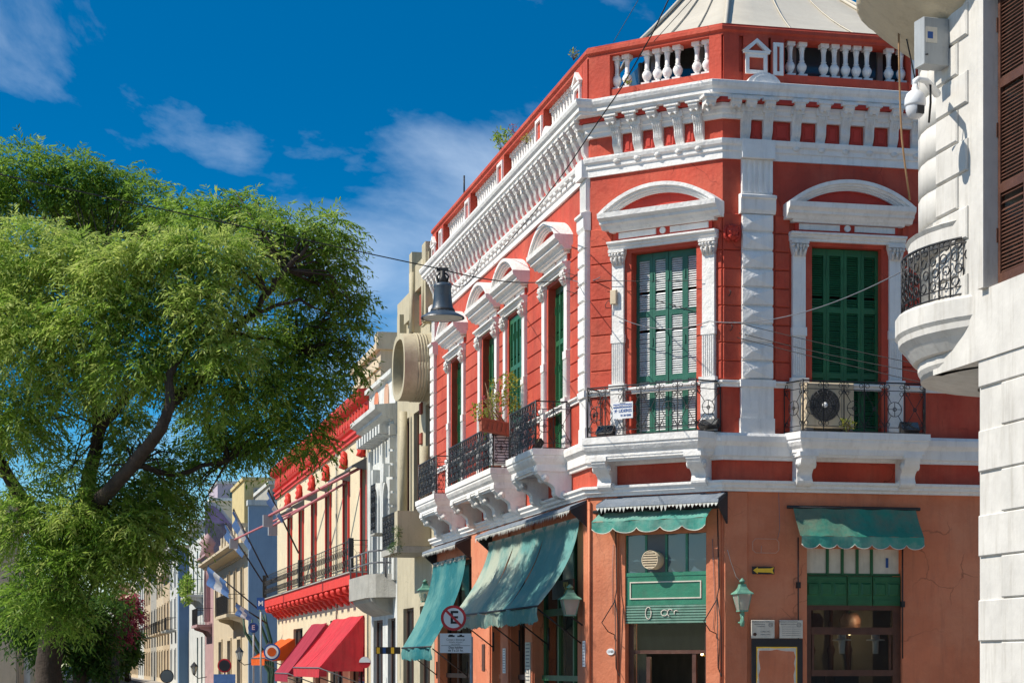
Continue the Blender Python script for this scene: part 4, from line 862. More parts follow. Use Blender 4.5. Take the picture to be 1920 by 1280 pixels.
# AC on C balcony
t = thing('air_conditioner', 'weathered cream air conditioner behind the railing of the right balcony', 'air conditioner', FC.at(FC.px(1550, .2), -.05, 5.50))
w_, h_ = .42, .74
mb = MB(); mb.cblock(-w_, w_, -.30, 0, 0, h_, .02); part('case', mb, ACM, t)
mb = MB(); mb.box(-w_ + .02, -w_ + .14, -.28, -.02, -.09, 0); mb.box(w_ - .14, w_ - .02, -.28, -.02, -.09, 0); part('feet', mb, GREYP, t)
cxx = -.10; part('fan_opening', MB().prism([(cxx + .265 * math.cos(i * .262), .37 + .265 * math.sin(i * .262)) for i in range(24)], -.303, -.296, 'y'), paint('fan_shadow_grey', (.10, .09, .075), .8, .2, 5, 0), t)
mb = MB()
for r0 in (.06, .10, .14, .18, .22, .26): mb.ring((cxx, -.32, .37), r0, .005, (1, 0, 0), (0, 0, 1), 22)
for i in range(16): a = i * .3927; mb.tube([(cxx + .05 * math.cos(a), -.325, .37 + .05 * math.sin(a)), (cxx + .27 * math.cos(a + .15), -.315, .37 + .27 * math.sin(a + .15))], .004, 4)
part('fan_grille', mb, GREYP, t)
mb = MB(); mb.smooth = True; mb.lathe([(0, -.01), (.045, -.01), (.045, .01), (0, .02)], 0, 0, 0, 10); me = mb.mesh('fan_hub', [PLAST]); me.transform(Matrix.Rotation(R(90), 4, 'X')); part('fan_hub', me, None, t, W[t.name] @ Matrix.Translation((cxx, -.33, .37)))
mb = MB(); mb.box(-w_ + .03, w_ - .03, -.304, -.298, .70, .706); mb.box(w_ - .22, w_ - .215, -.304, -.298, .03, .71); part('case_seams', mb, GREYP, t); part('badge', text_mesh('SURREY', .035, .001, GREYP, bold=True), None, t, W[t.name] @ Matrix.Translation((w_ - .12, -.302, .60)))
# AC on A balcony
t = thing('air_conditioner', 'white air conditioner standing end on beside the planter on the long balcony', 'air conditioner', FA.at(-5.15, -.35, 5.50) @ Matrix.Rotation(R(90), 4, 'Z'))
mb = MB(); mb.cblock(-.30, .30, -.28, 0, 0, .66, .015); part('case', mb, PLAST, t)
mb = MB()
for i in range(10): mb.box(-.26, .26, -.285, -.278, .05 + i * .055, .07 + i * .055)
part('grille', mb, GREYP, t)
# small flood lamps on the balcony floors
def flood(fr, x, y, lab, tilt=-35):
    t = thing('flood_lamp', lab, 'flood lamp', fr.at(x, y, 5.42), 'small black flood lamps on the balconies'); M_ = W[t.name] @ Matrix.Translation((0, 0, .12)) @ Matrix.Rotation(R(tilt), 4, 'X')
    part('head', MB().prism([(-.05, -.09), (.05, -.06), (.05, .06), (-.05, .09)], -.16, .16, 'x'), IRON, t, M_); mb = MB(); mb.box(-.15, .15, -.054, -.05, -.075, .075); part('lens', mb, GLASS, t, M_); mb = MB(); mb.tube([(-.17, 0, .12), (-.17, 0, 0), (.17, 0, 0), (.17, 0, .12)], .01, 4); part('bracket', mb, IRON, t)
flood(FB, FB.px(1135, .3), -.28, 'black flood lamp below the white sign on the corner balcony'); flood(FB, FB.px(1330, .2), -.2, 'black flood lamp at the right end of the corner balcony', -50)
flood(FC, FC.px(1707, .35), -.3, 'black flood lamp at the right end of the air conditioner balcony'); flood(FA, -1.7, -.5, 'black flood lamp on the first side street balcony')
# white alarm sign on railing
X, Y = 1168, 769
t = thing('alarm_sign', 'small white and blue alarm company sign wired to the corner railing', 'sign', FB.at(FB.px(X, .48), -.48, FB.pz(X, Y, .48))); M_ = W[t.name]
part('plate', MB().box(-.19, .19, -.012, 0, -.135, .135), PLAST, t); part('blue_band', MB().box(-.175, .175, -.015, -.012, .04, .105), BLUEP, t)
part('lettering', text_mesh('MONITOREADO', .048, .001, WHP, bold=True), None, t, M_ @ Matrix.Translation((0, -.017, .072))); part('lettering', text_mesh('LIDERES', .07, .001, BLUEP, bold=True), None, t, M_ @ Matrix.Translation((.05, -.015, -.01))); part('lettering', text_mesh('35 28 8282', .045, .001, BLUEP, bold=True), None, t, M_ @ Matrix.Translation((.06, -.015, -.085)))
part('lettering', text_mesh('SEGURIDAD', .02, .001, GREYP), None, t, M_ @ Matrix.Translation((0, -.015, .12)))
mb = MB()
for i in range(6): a = i * math.pi / 3; mb.prism([(-.13 + .006 * math.cos(a + 1.57), .006 * math.sin(a + 1.57) - .005), (-.13 + .042 * math.cos(a), .042 * math.sin(a) - .005), (-.13 + .006 * math.cos(a - 1.57), .006 * math.sin(a - 1.57) - .005)], -.016, -.012, 'y')
part('star', mb, BLUEP, t)
solo('speaker_box', MB().cblock(-.06, .06, -.05, 0, -.12, .12, .01), ACM, 'small cream ribbed box on the white pilaster left of the corner shutters', 'box', FB.at(FB.px(1152, .1), -.10, FB.pz(1152, 560)))
# ------------------------------------------------------------------ plants on balconies and parapets
def leafblob(name, parent, M, clumps, n, ll, lw, mat, seed=1, droop=.0):
    """many separate leaf faces spread through the given clumps (x,y,z,rx,ry,rz)"""
    rg = np.random.default_rng(seed); V = []; T = []
    wts = np.array([c[3] * c[4] * c[5] for c in clumps]) ** .6; wts /= wts.sum(); ids = rg.choice(len(clumps), n, p=wts); c = np.array(clumps)[ids]
    d = rg.normal(size=(n, 3)); d /= np.linalg.norm(d, axis=1)[:, None]; rr = rg.random(n) ** .45; p = c[:, :3] + d * rr[:, None] * c[:, 3:]
    a = rg.normal(size=(n, 3)) + d * .6; a[:, 2] -= droop; a /= np.linalg.norm(a, axis=1)[:, None]; b = np.cross(a, rg.normal(size=(n, 3))); b /= np.linalg.norm(b, axis=1)[:, None]
    s = (rg.random(n) * .6 + .7)[:, None]; vs = np.stack([p, p + a * ll * .45 * s + b * lw * .5 * s, p + a * ll * s, p + a * ll * .45 * s - b * lw * .5 * s], 1).reshape(-1, 3)
    return leafmesh(name, vs, np.repeat(rg.random(n), 4), mat, parent, M)
def leafmesh(name, vs, tint, mat, parent, M):
    n = len(vs) // 4; me = bpy.data.meshes.new(name); me.vertices.add(n * 4); me.vertices.foreach_set('co', vs.astype(np.float32).ravel())
    me.loops.add(n * 4); me.loops.foreach_set('vertex_index', np.arange(n * 4, dtype=np.int32)); me.polygons.add(n)
    me.polygons.foreach_set('loop_start', np.arange(0, n * 4, 4, dtype=np.int32)); me.polygons.foreach_set('loop_total', np.full(n, 4, dtype=np.int32))
    me.update(); at_ = me.attributes.new('tint', 'FLOAT', 'POINT'); at_.data.foreach_set('value', tint.astype(np.float32)); me.materials.append(mat)
    return part(name, me, None, parent, M)
def stems(pts_list, r): 
    mb = MB()
    for p in pts_list: mb.tube(p, [r * (1 - .6 * i / (len(p) - 1)) for i in range(len(p))], 4)
    return mb
# clay planter tilted on the long balcony's near railing
t = thing('planter', 'tilted clay trough with straggly yellow green plants on the long balcony railing', 'planter', FA.at(-4.74, -.70, 6.08) @ Matrix.Rotation(R(90), 4, 'Z') @ Matrix.Rotation(R(9), 4, 'Y'))
M_ = W[t.name]; mb = MB(); mb.add([(-.22, -.10, 0), (.36, -.10, 0), (.36, .10, 0), (-.22, .10, 0), (-.26, -.14, .22), (.42, -.14, .22), (.42, .14, .22), (-.26, .14, .22)], [(0, 1, 5, 4), (1, 2, 6, 5), (2, 3, 7, 6), (3, 0, 4, 7), (3, 2, 1, 0), (4, 5, 6, 7)])
for i in range(7): mb.box(-.2 + i * .09, -.17 + i * .09, -.14, -.11, .04, .2)
mb.box(-.28, .44, -.155, .155, .20, .235); part('trough', mb, CLAY, t)
rg = random.Random(12); sl = []
for i in range(16):
    a = rg.uniform(-.4, .9); sl.append([(rg.uniform(-.2, .3), rg.uniform(-.1, .1), .2), (a * .4, rg.uniform(-.2, .2), .5), (a * .7, rg.uniform(-.3, .3), .5 + rg.uniform(.1, .5))])
part('stems', stems(sl, .009), paint('dry_stems', (.30, .2, .12), .8, .2, 9, 0), t)
leafblob('foliage', t, M_, [(.2, 0, 1.0, .2, .2, .25), (.0, 0, .65, .25, .25, .15), (-.35, 0, .35, .12, .15, .2), (.35, 0, .6, .12, .15, .2), (-.1, 0, .95, .1, .1, .1)], 700, .06, .03, LF4, 3)
leafblob('blossom', t, M_, [(-.25, -.1, .62, .05, .05, .04), (.1, -.1, .12, .04, .04, .04)], 30, .035, .03, LF3, 5)
t = thing('potted_plant', 'tall thin plant standing in a pot behind the long balcony railing', 'plant', FA.at(-5.5, -.45, 5.43))
part('pot', MB().lathe([(.09, 0), (.13, .2), (.14, .22), (.12, .22)], 0, 0, 0, 10), CLAY, t); rg = random.Random(5)
part('stems', stems([[(0, 0, .2), (rg.uniform(-.1, .1), rg.uniform(-.2, .1), .7), (rg.uniform(-.2, .2), rg.uniform(-.3, .1), 1.2)] for i in range(7)], .009), BROWN, t)
leafblob('foliage', t, None, [(0, -.1, 1.15, .2, .2, .15), (0, -.1, .8, .15, .15, .2)], 260, .06, .03, LF4, 6)
for fr, x, y, z, s, n, lab, lf in ((FC, FC.px(1592, .56), -.52, 5.42, .10, 110, 'tuft of bright green weed on the right balcony edge', LF4), (FA, -.75, -.1, 12.08, .10, 70, 'green weed beside the corner pier of the parapet', LF4), (FA, -7.0, .0, 12.06, .22, 160, 'leafy shrub sprouting from the side parapet rail', LF1), (FA, -5.9, .0, 12.06, .12, 45, 'small reddish weed growing on the side parapet rail', LF3), (FA, -3.55, -.3, 11.32, .09, 60, 'little yellow weed on the side cornice ledge', LF4), (FB, FB.px(1180, .1), -.15, 11.30, .05, 40, 'tiny olive weed at the foot of the corner balusters', LF4)):
    t = thing('weed', lab, 'plant', fr.at(x, y, z)); rg = random.Random(int(x * 100) % 97); part('stems', stems([[(0, 0, 0), (rg.uniform(-s, s) * .6, rg.uniform(-s, s) * .6, s * .9), (rg.uniform(-s, s) * 1.6, rg.uniform(-s, s), s * rg.uniform(1, 2.2))] for i in range(6)], .006), BROWN, t)
    leafblob('foliage', t, None, [(0, 0, s * 1.2, s * 1.3, s, s), (-s * .9, 0, s * 1.8, s * .7, s * .6, s * .6)], n, .09 if s > .15 else .05, .035 if s > .15 else .018, lf, 8)
# ------------------------------------------------------------------ no parking sign on its pole
px_, dd = 884, 1.35
s_ = -FA.px(px_, dd); base = FA.pt(-s_, -dd); D_ = base.y
t = thing('parking_sign', 'red and white no parking sign above a white hours plate on a grey pole', 'sign', FC.at(0, 0, 0) if 0 else (Matrix.Translation((base.x, base.y, .13)) @ Matrix.Rotation(R(6), 4, 'Z')))
zc1 = EYE + (HY - 1158) / FPX * D_ - .13; zc2 = EYE + (HY - 1205) / FPX * D_ - .13; M_ = W[t.name]; ox = (850 - 884) / FPX * D_
mb = MB(); mb.smooth = True; mb.tube([(0, 0, 0), (0, 0, zc2 + .12)], .03, 8); part('pole', mb, GREY, t)
disc = lambda r0, a, b: MB().prism([(r0 * math.cos(i * math.pi / 16), r0 * math.sin(i * math.pi / 16)) for i in range(32)], a, b, 'y')
Md = M_ @ Matrix.Translation((ox, 0, zc1))
part('disc', disc(.235, -.03, -.02), REDP, t, Md); part('face', disc(.185, -.034, -.03), WHP, t, Md); part('letter', text_mesh('E', .33, .001, BLK, bold=True), None, t, Md @ Matrix.Translation((.01, -.036, 0)))
mb = MB(); mb.box(-.2, .2, -.042, -.037, -.022, .022); me = mb.mesh('slash', [REDP]); me.transform(Matrix.Rotation(R(45), 4, 'Y')); part('slash', me, None, t, Md)
mb = MB(); mb.box(-.01, .30, -.018, .0, -.02, .02); part('arm', mb, GREY, t, Md)
Mp = M_ @ Matrix.Translation((ox + .04, -.02, zc2)); part('hours_plate', MB().box(-.29, .29, -.012, 0, -.18, .18), WHP, t, Mp)
for tx, sz, z in (('Carga y descarga', .05, .065), ('Excepto vehiculos', .034, .02), ('Ley 216/303', .034, -.02), ('Dias habiles', .055, -.08), ('de 7 a 21 hs.', .055, -.135)): part('lettering', text_mesh(tx, sz, .001, BLK, bold=sz > .05), None, t, Mp @ Matrix.Translation((0, -.014, z)))
mb = MB(); mb.box(-.27, .27, -.014, -.012, -.047, -.041); mb.box(-.14, -.02, -.014, -.012, .115, .145); mb.box(-.12, -.05, -.014, -.012, .145, .16); mb.box(.03, .16, -.014, -.012, .115, .14); mb.box(.07, .12, -.014, -.012, .14, .16); part('car_symbols', mb, BLK, t, Mp)
# ------------------------------------------------------------------ hanging street lamp
b = at(830, 597, 24)
t = thing('hanging_lamp', 'big dark bell shaped street lamp hanging from a cable over the street', 'street lamp', Matrix.Translation(b))
mb = MB(); mb.smooth = True; mb.lathe([(.262, 0), (.255, .02), (.20, .05), (.15, .075), (.135, .10), (.125, .13), (.115, .17), (.10, .35), (.108, .37), (.11, .39), (.095, .41), (.07, .42), (0, .43)], 0, 0, 0, 28, cap=False); part('shade', mb, LAMPB, t)
mb = MB(); mb.smooth = True; mb.lathe([(.0, .05), (.19, .045), (.235, .02), (.23, .0), (.0, -.02)], 0, 0, 0, 24, cap=False); part('diffuser', mb, FROST, t)
mb = MB(); mb.smooth = True; mb.lathe([(.15, .07), (.142, .11), (.12, .115)], 0, 0, 0, 20); part('collar', mb, IRON, t); mb = MB(); mb.lathe([(.05, .41), (.05, .47), (.035, .5), (.03, .56), (0, .57)], 0, 0, 0, 10); mb.box(-.07, .07, -.015, .015, .56, .60); mb.tube([(.05, 0, .42), (.07, 0, .5), (.03, 0, .54)], .012, 5); mb.tube([(-.05, 0, .42), (-.07, 0, .5), (-.03, 0, .54)], .012, 5); part('hanger', mb, IRON, t)
lamp_top = b + Vector((0, 0, .58))
# ------------------------------------------------------------------ overhead cables
def cable(p, q, sag, r, mat, lab, grp='overhead cables', n=18, cat='cable'):
    p, q = Vector(p), Vector(q); pts = []
    for i in range(n + 1): u = i / n; v = p.lerp(q, u); v.z -= sag * 4 * u * (1 - u); pts.append(v)
    mb = MB(); mb.tube([v - p for v in pts], r, 5); solo('overhead_cable', mb, mat, lab, cat, Matrix.Translation(p), grp); return pts
Wp = lambda fr, X, Y, d: fr.pt(fr.px(X, d), -d, fr.pz(X, Y, d))
cable(at(-500, 220, 22), lamp_top, .0, .007, CABLE, 'long thin cable crossing the treetop to the hanging lamp', n=12)
cable(lamp_top, Wp(FA, 1075, 520, .2), .12, .008, CABLE, 'black cable from the hanging lamp to the red facade')
cable(lamp_top + Vector((.02, 0, -.1)), Wp(FA, 905, 470, .25), .35, .007, CABLE, 'drooping loop of cable beside the hanging lamp')
pts = [at(1258, -10, 26), at(1225, 60, 26.5), at(1165, 165, 27.5), at(1110, 245, 28.5), at(1060, 320, 30), Wp(FA, 1000, 400, .5), Wp(FA, 940, 470, .4)]
mb = MB(); mb.tube([p - pts[0] for p in pts], .009, 5); solo('overhead_cable', mb, CABLE, 'thick black cable running down from the roof across the corner cornice', 'cable', Matrix.Translation(pts[0]), 'overhead cables')
cable(at(1315, -20, 28), Wp(FB, 1226, 78, .1), .0, .006, CABLE, 'thin dark cable lying across the beige roof')
cable(at(1197, 0, 40), at(1150, 80, 40), .0, .006, CABLE, 'short thin cable against the sky left of the roof')
e1 = Wp(FB, 1125, 520, .15)
cable(Wp(FA, 1062, 520, .2), e1, .08, .008, CABW, 'pale twisted cable at the corner quoins')
cable(Wp(FB, 1150, 590, .15), Wp(FB, 1330, 602, .12), .18, .007, CABW, 'grey cable sagging across the pale shutters')
cable(Wp(FB, 1330, 602, .12), at(1740, 482, 22), .25, .007, CABW, 'grey cable sweeping up right to the stone balcony')
for a, bb, c_, lab in (((1065, 512), (1760, 690), .10, 'upper black cable crossing both shuttered windows'), ((1060, 520), (1765, 705), .16, 'middle black cable crossing both shuttered windows'), ((1062, 545), (1765, 725), .05, 'lower black cable crossing both shuttered windows')):
    cable(Wp(FA, a[0], a[1], .25), at(bb[0], bb[1], 31), c_, .006, CABLE, lab)
cable(Wp(FB, 1120, 525, .15), Wp(FB, 1316, 525, .12), .02, .005, CABLE, 'thin taut wire across the top of the pale shutters')
mb = MB(); q = Wp(FB, 1141, 572, .14); mb.tube([Vector((math.cos(i * .6) * .055, 0, math.sin(i * .6) * .07 + .02 * math.sin(i))) for i in range(14)], .007, 4); solo('cable_coil', mb, CABLE, 'little coil of black cable below the cream box', 'cable', Matrix.Translation(q))
# the tan cable and black cable hanging at the right
for X0, pts, m, r, lab in ((0, [(1684, -10), (1686, 120), (1688, 200), (1691, 260), (1697, 310), (1706, 375)], ROPE, .011, 'tan frayed cable hanging down beside the camera'), (0, [(1682, -10), (1695, 50), (1710, 120), (1716, 150)], CABLE, .008, 'black cable hanging down to the camera arm')):
    P_ = [at(x, y, 21.6) for x, y in pts]; mb = MB(); mb.tube([p - P_[0] for p in P_], r, 5); solo('hanging_cable', mb, m, lab, 'cable', Matrix.Translation(P_[0]))
# ------------------------------------------------------------------ pale round-cornered building at the right edge
GB = paint('pale_stone_render', (.58, .56, .52), .75, .12, 2, .2, 14, dirt=.6, dirtcol=(.32, .29, .24)); GBD = paint('stone_joint', (.22, .19, .15), .85, .2, 4, .2)
DN = 21.5; rc = 1.5; cxn = (1731 - HX) / FPX * DN + rc * 1.0; cyn = DN
NB = thing('round_corner_building', 'pale stone round cornered building at the right edge', 'building', Matrix.Translation((cxn, cyn, 0)))
zy = lambda Y: EYE + (HY - Y) / FPX * DN
HT = 12.5
def ringwall(r0, r1, z0, z1, n=40, sm=True): return [(r0, z0), (r1, z0), (r1, z1), (r0, z1), (r0, z0)]
mb = MB(); mb.smooth = True; mb.lathe([(rc, zy(712)), (rc, HT)], 0, 0, 0, 40, cap=True); part('tower_wall', mb, GB, NB)
# street side wall and cross-street wall behind the round corner
fs = Frame(cxn + FA.n.x * rc, cyn + FA.n.y * rc, TH - 90); fx = Frame(cxn - FC.n.x * rc, cyn - FC.n.y * rc, TH + 180)
hz_ = [(1.3, 2.5, 5.35, 8.3)]
mb = MB(); wallholes(mb, 0, 14, zy(712), 9.3, hz_ + [(4.4, 5.6, 5.35, 8.3)], 0, 9); mb.box(0, 14, 0, 9, 9.3, HT); part('side_wall', mb, GB, NB, fs.M)
mb = MB(); mb.prism([fs.pt(1.0, .05).xy, fs.pt(14, .05).xy, fs.pt(14, 9).xy, fx.pt(-12, 1).xy, fx.pt(-12, .05).xy, fx.pt(-1.6, .05).xy], 0, zy(712), 'z'); part('ground_floor_wall', mb, GB, NB, IW)
for a, b, c, d in hz_ + [(4.4, 5.6, 5.35, 8.3)]:
    w_ = part('window', MB().box(a, b, .36, .40, c, d), DARK, NB, fs.M); mb = MB(); mb.box(a - .14, a, -.06, .1, c, d + .16); mb.box(b, b + .14, -.06, .1, c, d + .16); mb.box(a, b, -.06, .1, d, d + .16); part('surround', mb, GB, w_, fs.M)
    for k in range(2): part('shutter', shut_mesh((b - a) / 2 - .01, d - c, BROWN, BROWN), None, w_, fs.at(a + .005 + k * (b - a) / 2, .12, c))
for i in range(11):
    for j in range(4): a = 1.02 + j * 1.1 + (.5 if i % 2 else 0); part('stone_block', MB().cblock(a, a + 1.08, .02, .06, .2 + i * .42, .61 + i * .42, .012), GB, NB, fs.M)
mb = MB(); mb.prism([(0, 9.0), (-.06, 9.0), (-.10, 9.1), (-.10, 9.25), (-.2, 9.35), (-.2, 9.45), (0, 9.5)], .02, 14, 'x'); part('band_course', mb, GB, NB, fs.M)
for i in range(16): part('quoin', MB().cblock(.12, .62 if i % 2 else .85, -.03, 0, 5.25 + i * .34, 5.57 + i * .34, .015), GB, NB, fs.M)
mb = MB(); mb.box(-12, 0, 0, 2 * rc - .02, zy(712), HT); part('side_wall', mb, GB, NB, fx.M)
z = zy(600) - .4
for k, zz in enumerate([zy(y) for y in (100, 160, 220, 280, 340, 400)]): # banded blocks with dark joints
    mb = MB(); mb.smooth = True; mb.lathe([(rc - .01, 0), (rc + .022, .012), (rc + .022, .325), (rc - .01, .34)], 0, 0, zz - .34 * .5, 40, cap=False); part('stone_band', mb, GB, NB)
mb = MB(); mb.lathe([(rc - .01, 0), (rc + .08, 0), (rc + .13, .05), (rc + .13, .20), (rc + .16, .24), (rc - .01, .32)], 0, 0, zy(492), 40, cap=False, sm=False); part('ring_cornice', mb, GB, NB)
for i in range(0): # tall window openings framing the round corner, facing both streets
    a = R(150 + i * 24)
    if i % 2: mb = MB(); M_ = W[NB.name] @ Matrix.Rotation(a + R(90), 4, 'Z'); mb.box(-.17, .17, -rc - .012, -rc + .1, zy(400), zy(60)); part('window_recess', mb, GBD, NB, M_)
br = rc + .27
def rr_(Y, e): return (rc + e, zy(Y))
mb = MB(); mb.smooth = False; zt = zy(592); zb_ = zy(712)
mb.lathe([(rc - .01, zt + .01), (br - .02, zt + .01), (br, zt - .02), (br, zt - .20), (br - .03, zt - .24), (br - .04, zt - .30), (br - .10, zt - .36), (rc + .08, zt - .48), (rc + .0, zt - .50), (rc - .01, zt - .5)], 0, 0, 0, 48, cap=False, sm=False); bal = part('stone_balcony', mb, GB, NB)
mb = MB(); mb.lathe([(rc, zt - .49), (rc + .03, zt - .5), (rc + .03, zb_ + .10), (rc - .02, zb_ + .02), (rc - .3, zb_ - .05), (rc - .6, zb_ - .08)], 0, 0, 0, 40, cap=False, sm=False); part('balcony_corbel', mb, GB, bal)
mb = MB(); hr = zy(485) - zt; r1 = br - .07
for z0, r0 in ((.04, .011), (.12, .008), (hr - .05, .009), (hr, .015)): mb.ring((0, 0, zt + z0), r1, r0, (1, 0, 0), (0, 1, 0), 48)
for i in range(64):
    a = 2 * math.pi * i / 64; c, s = math.cos(a), math.sin(a); mb.tube([(r1 * c, r1 * s, zt), (r1 * c, r1 * s, zt + hr)], .009, 4)
    a2 = a + math.pi / 64; u_ = Vector((-math.sin(a2), math.cos(a2), 0)); o_ = Vector((r1 * math.cos(a2), r1 * math.sin(a2), 0))
    for k in range(4): mb.ring(o_ + Vector((0, 0, zt + .18 + k * .125)) + u_ * (.02 if k % 2 else -.02), .048, .008, u_, (0, 0, 1), 8)
part('railing', mb, IRON, bal)
mb = MB(); mb.smooth = True; zc3 = zy(60); mb.lathe([(rc - .02, zy(88)), (rc + .06, zy(80)), (rc + .22, zy(62)), (rc + .42, zy(34)), (rc + .56, zy(12)), (rc + .62, zy(0)), (rc + .68, zy(-8)), (rc + .68, zy(-45)), (rc - .02, zy(-48))], 0, 0, 0, 48, cap=False)
cp = part('top_balcony', mb, BEIGE, NB)
# panel box and dome camera
q = at(1738, 82, DN - .75)
t = thing('junction_box', 'grey metal junction box with torn stickers on the pale stone wall', 'box', Matrix.Translation(q) @ Matrix.Rotation(R(18), 4, 'Z'))
mb = MB(); mb.cblock(-.09, .20, -.10, .10, -.24, .24, .006); part('case', mb, GREY, t); part('sticker', MB().box(-.07, .06, -.104, -.101, -.02, .14), PAPER, t); part('lock', MB().lathe([(0, 0), (.015, 0), (.015, .01), (0, .01)], -.06, -.105, -.15, 8), BLK, t); part('sticker', MB().box(-.05, .01, -.107, -.104, .02, .09), BLUEP, t)
mb = MB(); mb.box(.10, .19, .1, .3, -.18, .18); part('fixing_bracket', mb, GREY, t)
q = at(1716, 196, DN - 1.2)
t = thing('security_camera', 'white dome security camera on a curved arm at the right edge', 'security camera', Matrix.Translation(q))
mb = MB(); mb.smooth = True; mb.lathe([(.10, -.02), (.108, 0), (.105, .05), (.085, .105), (.05, .135), (.035, .14), (.035, .17), (.028, .175), (.028, .20), (0, .2)], 0, 0, 0, 20); part('housing', mb, PLAST, t)
mb = MB(); mb.smooth = True; mb.lathe([(0, -.15), (.045, -.14), (.08, -.11), (.095, -.06), (.096, -.02)], 0, 0, 0, 20, cap=False); db = part('dome', mb, paint('grey_white_plastic', (.6, .61, .63), .25, .03, 3, 0), t)
mb = MB(); mb.box(-.04, .04, -.098, -.06, -.11, -.03); me = mb.mesh('lens_block', [BLK]); part('lens_block', me, None, db, W[t.name] @ Matrix.Rotation(R(25), 4, 'Z'))
mb = MB(); mb.smooth = True; mb.tube([(0, 0, .19), (0, 0, .235), (.03, .0, .255), (.12, .05, .25), (.30, .4, .22)], [.028, .03, .03, .032, .045], 8); part('arm', mb, PLAST, t)
mb = MB(); mb.tube([(.17, .08, .22), (.18, .12, .05), (.20, .3, -.1)], .012, 5); part('arm_cable', mb, CABLE, t)

mb = MB(); mb.smooth = True; mb.lathe([(0, -.2), (.26, -.18), (.28, 0), (.26, .14), (.12, .2), (0, .22)], 0, 0, 0, 14); tk = thing('roof_tank', 'small white water tank peeping over the far end of the side parapet', 'tank', FA.at(-12.6, .6, 12.25)); part('tank', mb, PLAST, tk); part('stand', MB().box(-.2, .2, -.2, .2, -1.2, -.2), GREYP, tk)
mb = MB(); mb.smooth = True; mb.tube([(0, 0, 0), (0, 0, .5)], .02, 5); solo('roof_spike', mb, IRON, 'short black spike on the side parapet rail', 'spike', FA.at(-11.2, .05, 12.06))
# twisted service wires and clamps left on the corner walls
for k, (fr, pts, lab) in enumerate(((FC, [(1364, 1030), (1370, 1052), (1380, 1080), (1389, 1090)], 'thin pale wire running down to the green lantern'), (FB, [(1150, 1020), (1148, 1080), (1149, 1150)], 'thin wire stapled to the pier left of the corner doorway'), (FB, [(1336, 1010), (1338, 1070), (1341, 1130), (1337, 1180)], 'loose thin wire on the pier right of the corner doorway'), (FC, [(1460, 823 + 100), (1462, 990), (1458, 1010)], 'short thin wire below the string course right of the pipe'))):
    P_ = [fr.pt(fr.px(x, .06), -.06, fr.pz(x, y, .06)) for x, y in pts]; mb = MB(); mb.tube([p - P_[0] for p in P_], .005, 4); solo('wall_wire', mb, CABW if k != 0 else PAPER, lab, 'wire', Matrix.Translation(P_[0]), 'wires on the walls')
for i, (X, Y) in enumerate(((1365, 555), (1368, 620))): solo('wall_hook', MB().tube([(0, 0, 0), (0, -.05, .0), (.02, -.07, .05), (0, -.06, .08)], .009, 5), IRON, ('upper' if i == 0 else 'lower') + ' small rusty hook on the red strip beside the corner pilaster', 'hook', FC.at(FC.px(X), -.03, FC.pz(X, Y)))
# ------------------------------------------------------------------ the other houses along the street (all in the street frame: s metres along)
def house(label, s0, s1, zt, wall, openings, depth=9, cornice=None, parapet=0, name='house', base=None, fmat=None, frame=None, kind='glass'):
    """openings: (s, width, z0, z1) in the street wall; returns the thing"""
    t = thing(name, label, 'building', FA.at(-(s0 + s1) / 2, 0, 0))
    holes = [(-s - w / 2, -s + w / 2, a, b) for s, w, a, b in openings]
    rows = sorted(set((h[2] // 3.6) for h in holes)); mb = MB()
    lv = {}
    for h in holes: lv.setdefault(round(h[2] / 4.2), []).append(h)
    ks = sorted(lv); cuts = [0]
    for a, b in zip(ks, ks[1:]): cuts.append((max(h[3] for h in lv[a]) + min(h[2] for h in lv[b])) / 2)
    cuts.append(zt)
    if not ks: mb.box(-s1, -s0, 0, .4, 0, zt)
    for i, k in enumerate(ks): wallholes(mb, -s1, -s0, cuts[i], cuts[i + 1], lv[k], 0, .4)
    part('street_wall', mb, wall, t, FA.M)
    mb = MB(); mb.box(-s1, -s0, .402, depth, 0, zt - .05); part('body', mb, base or wall, t, FA.M)
    for a, b, c, d in holes:
        w_ = part('window', MB().box(a, b, .36, .40, c, d), DARK if kind != 'green' else GREEN, t, FA.M)
        mb = MB(); f = .06
        mb.box(a, a + f, .10, .16, c, d); mb.box(b - f, b, .10, .16, c, d); mb.box(a + f, b - f, .10, .16, d - f, d); mb.box(a + f, b - f, .10, .16, c, c + f); mb.box((a + b) / 2 - .03, (a + b) / 2 + .03, .10, .16, c + f, d - f)
        part('frame', mb, fmat or BROWN, w_, FA.M); part('pane', MB().box(a + f, b - f, .13, .135, c + f, d - f), GLASS, w_, FA.M)
        if frame: mb = MB(); g = .14; mb.box(a - g, a, -.07, .0, c, d + g); mb.box(b, b + g, -.07, .0, c, d + g); mb.box(a, b, -.07, .0, d, d + g); part('surround', mb, frame, w_, FA.M)
    if cornice:
        z, d, m = cornice; mb = MB(); mb.sweep([FA.pt(-s1, 0).xy, FA.pt(-s0, 0).xy], [(-.02, z), (.08, z), (.10, z + .12), (d * .7, z + .22), (d * .7, z + .30), (d, z + .38), (d, z + .50), (-.02, z + .56)]); part('cornice', mb, m, t, IW)
    return t
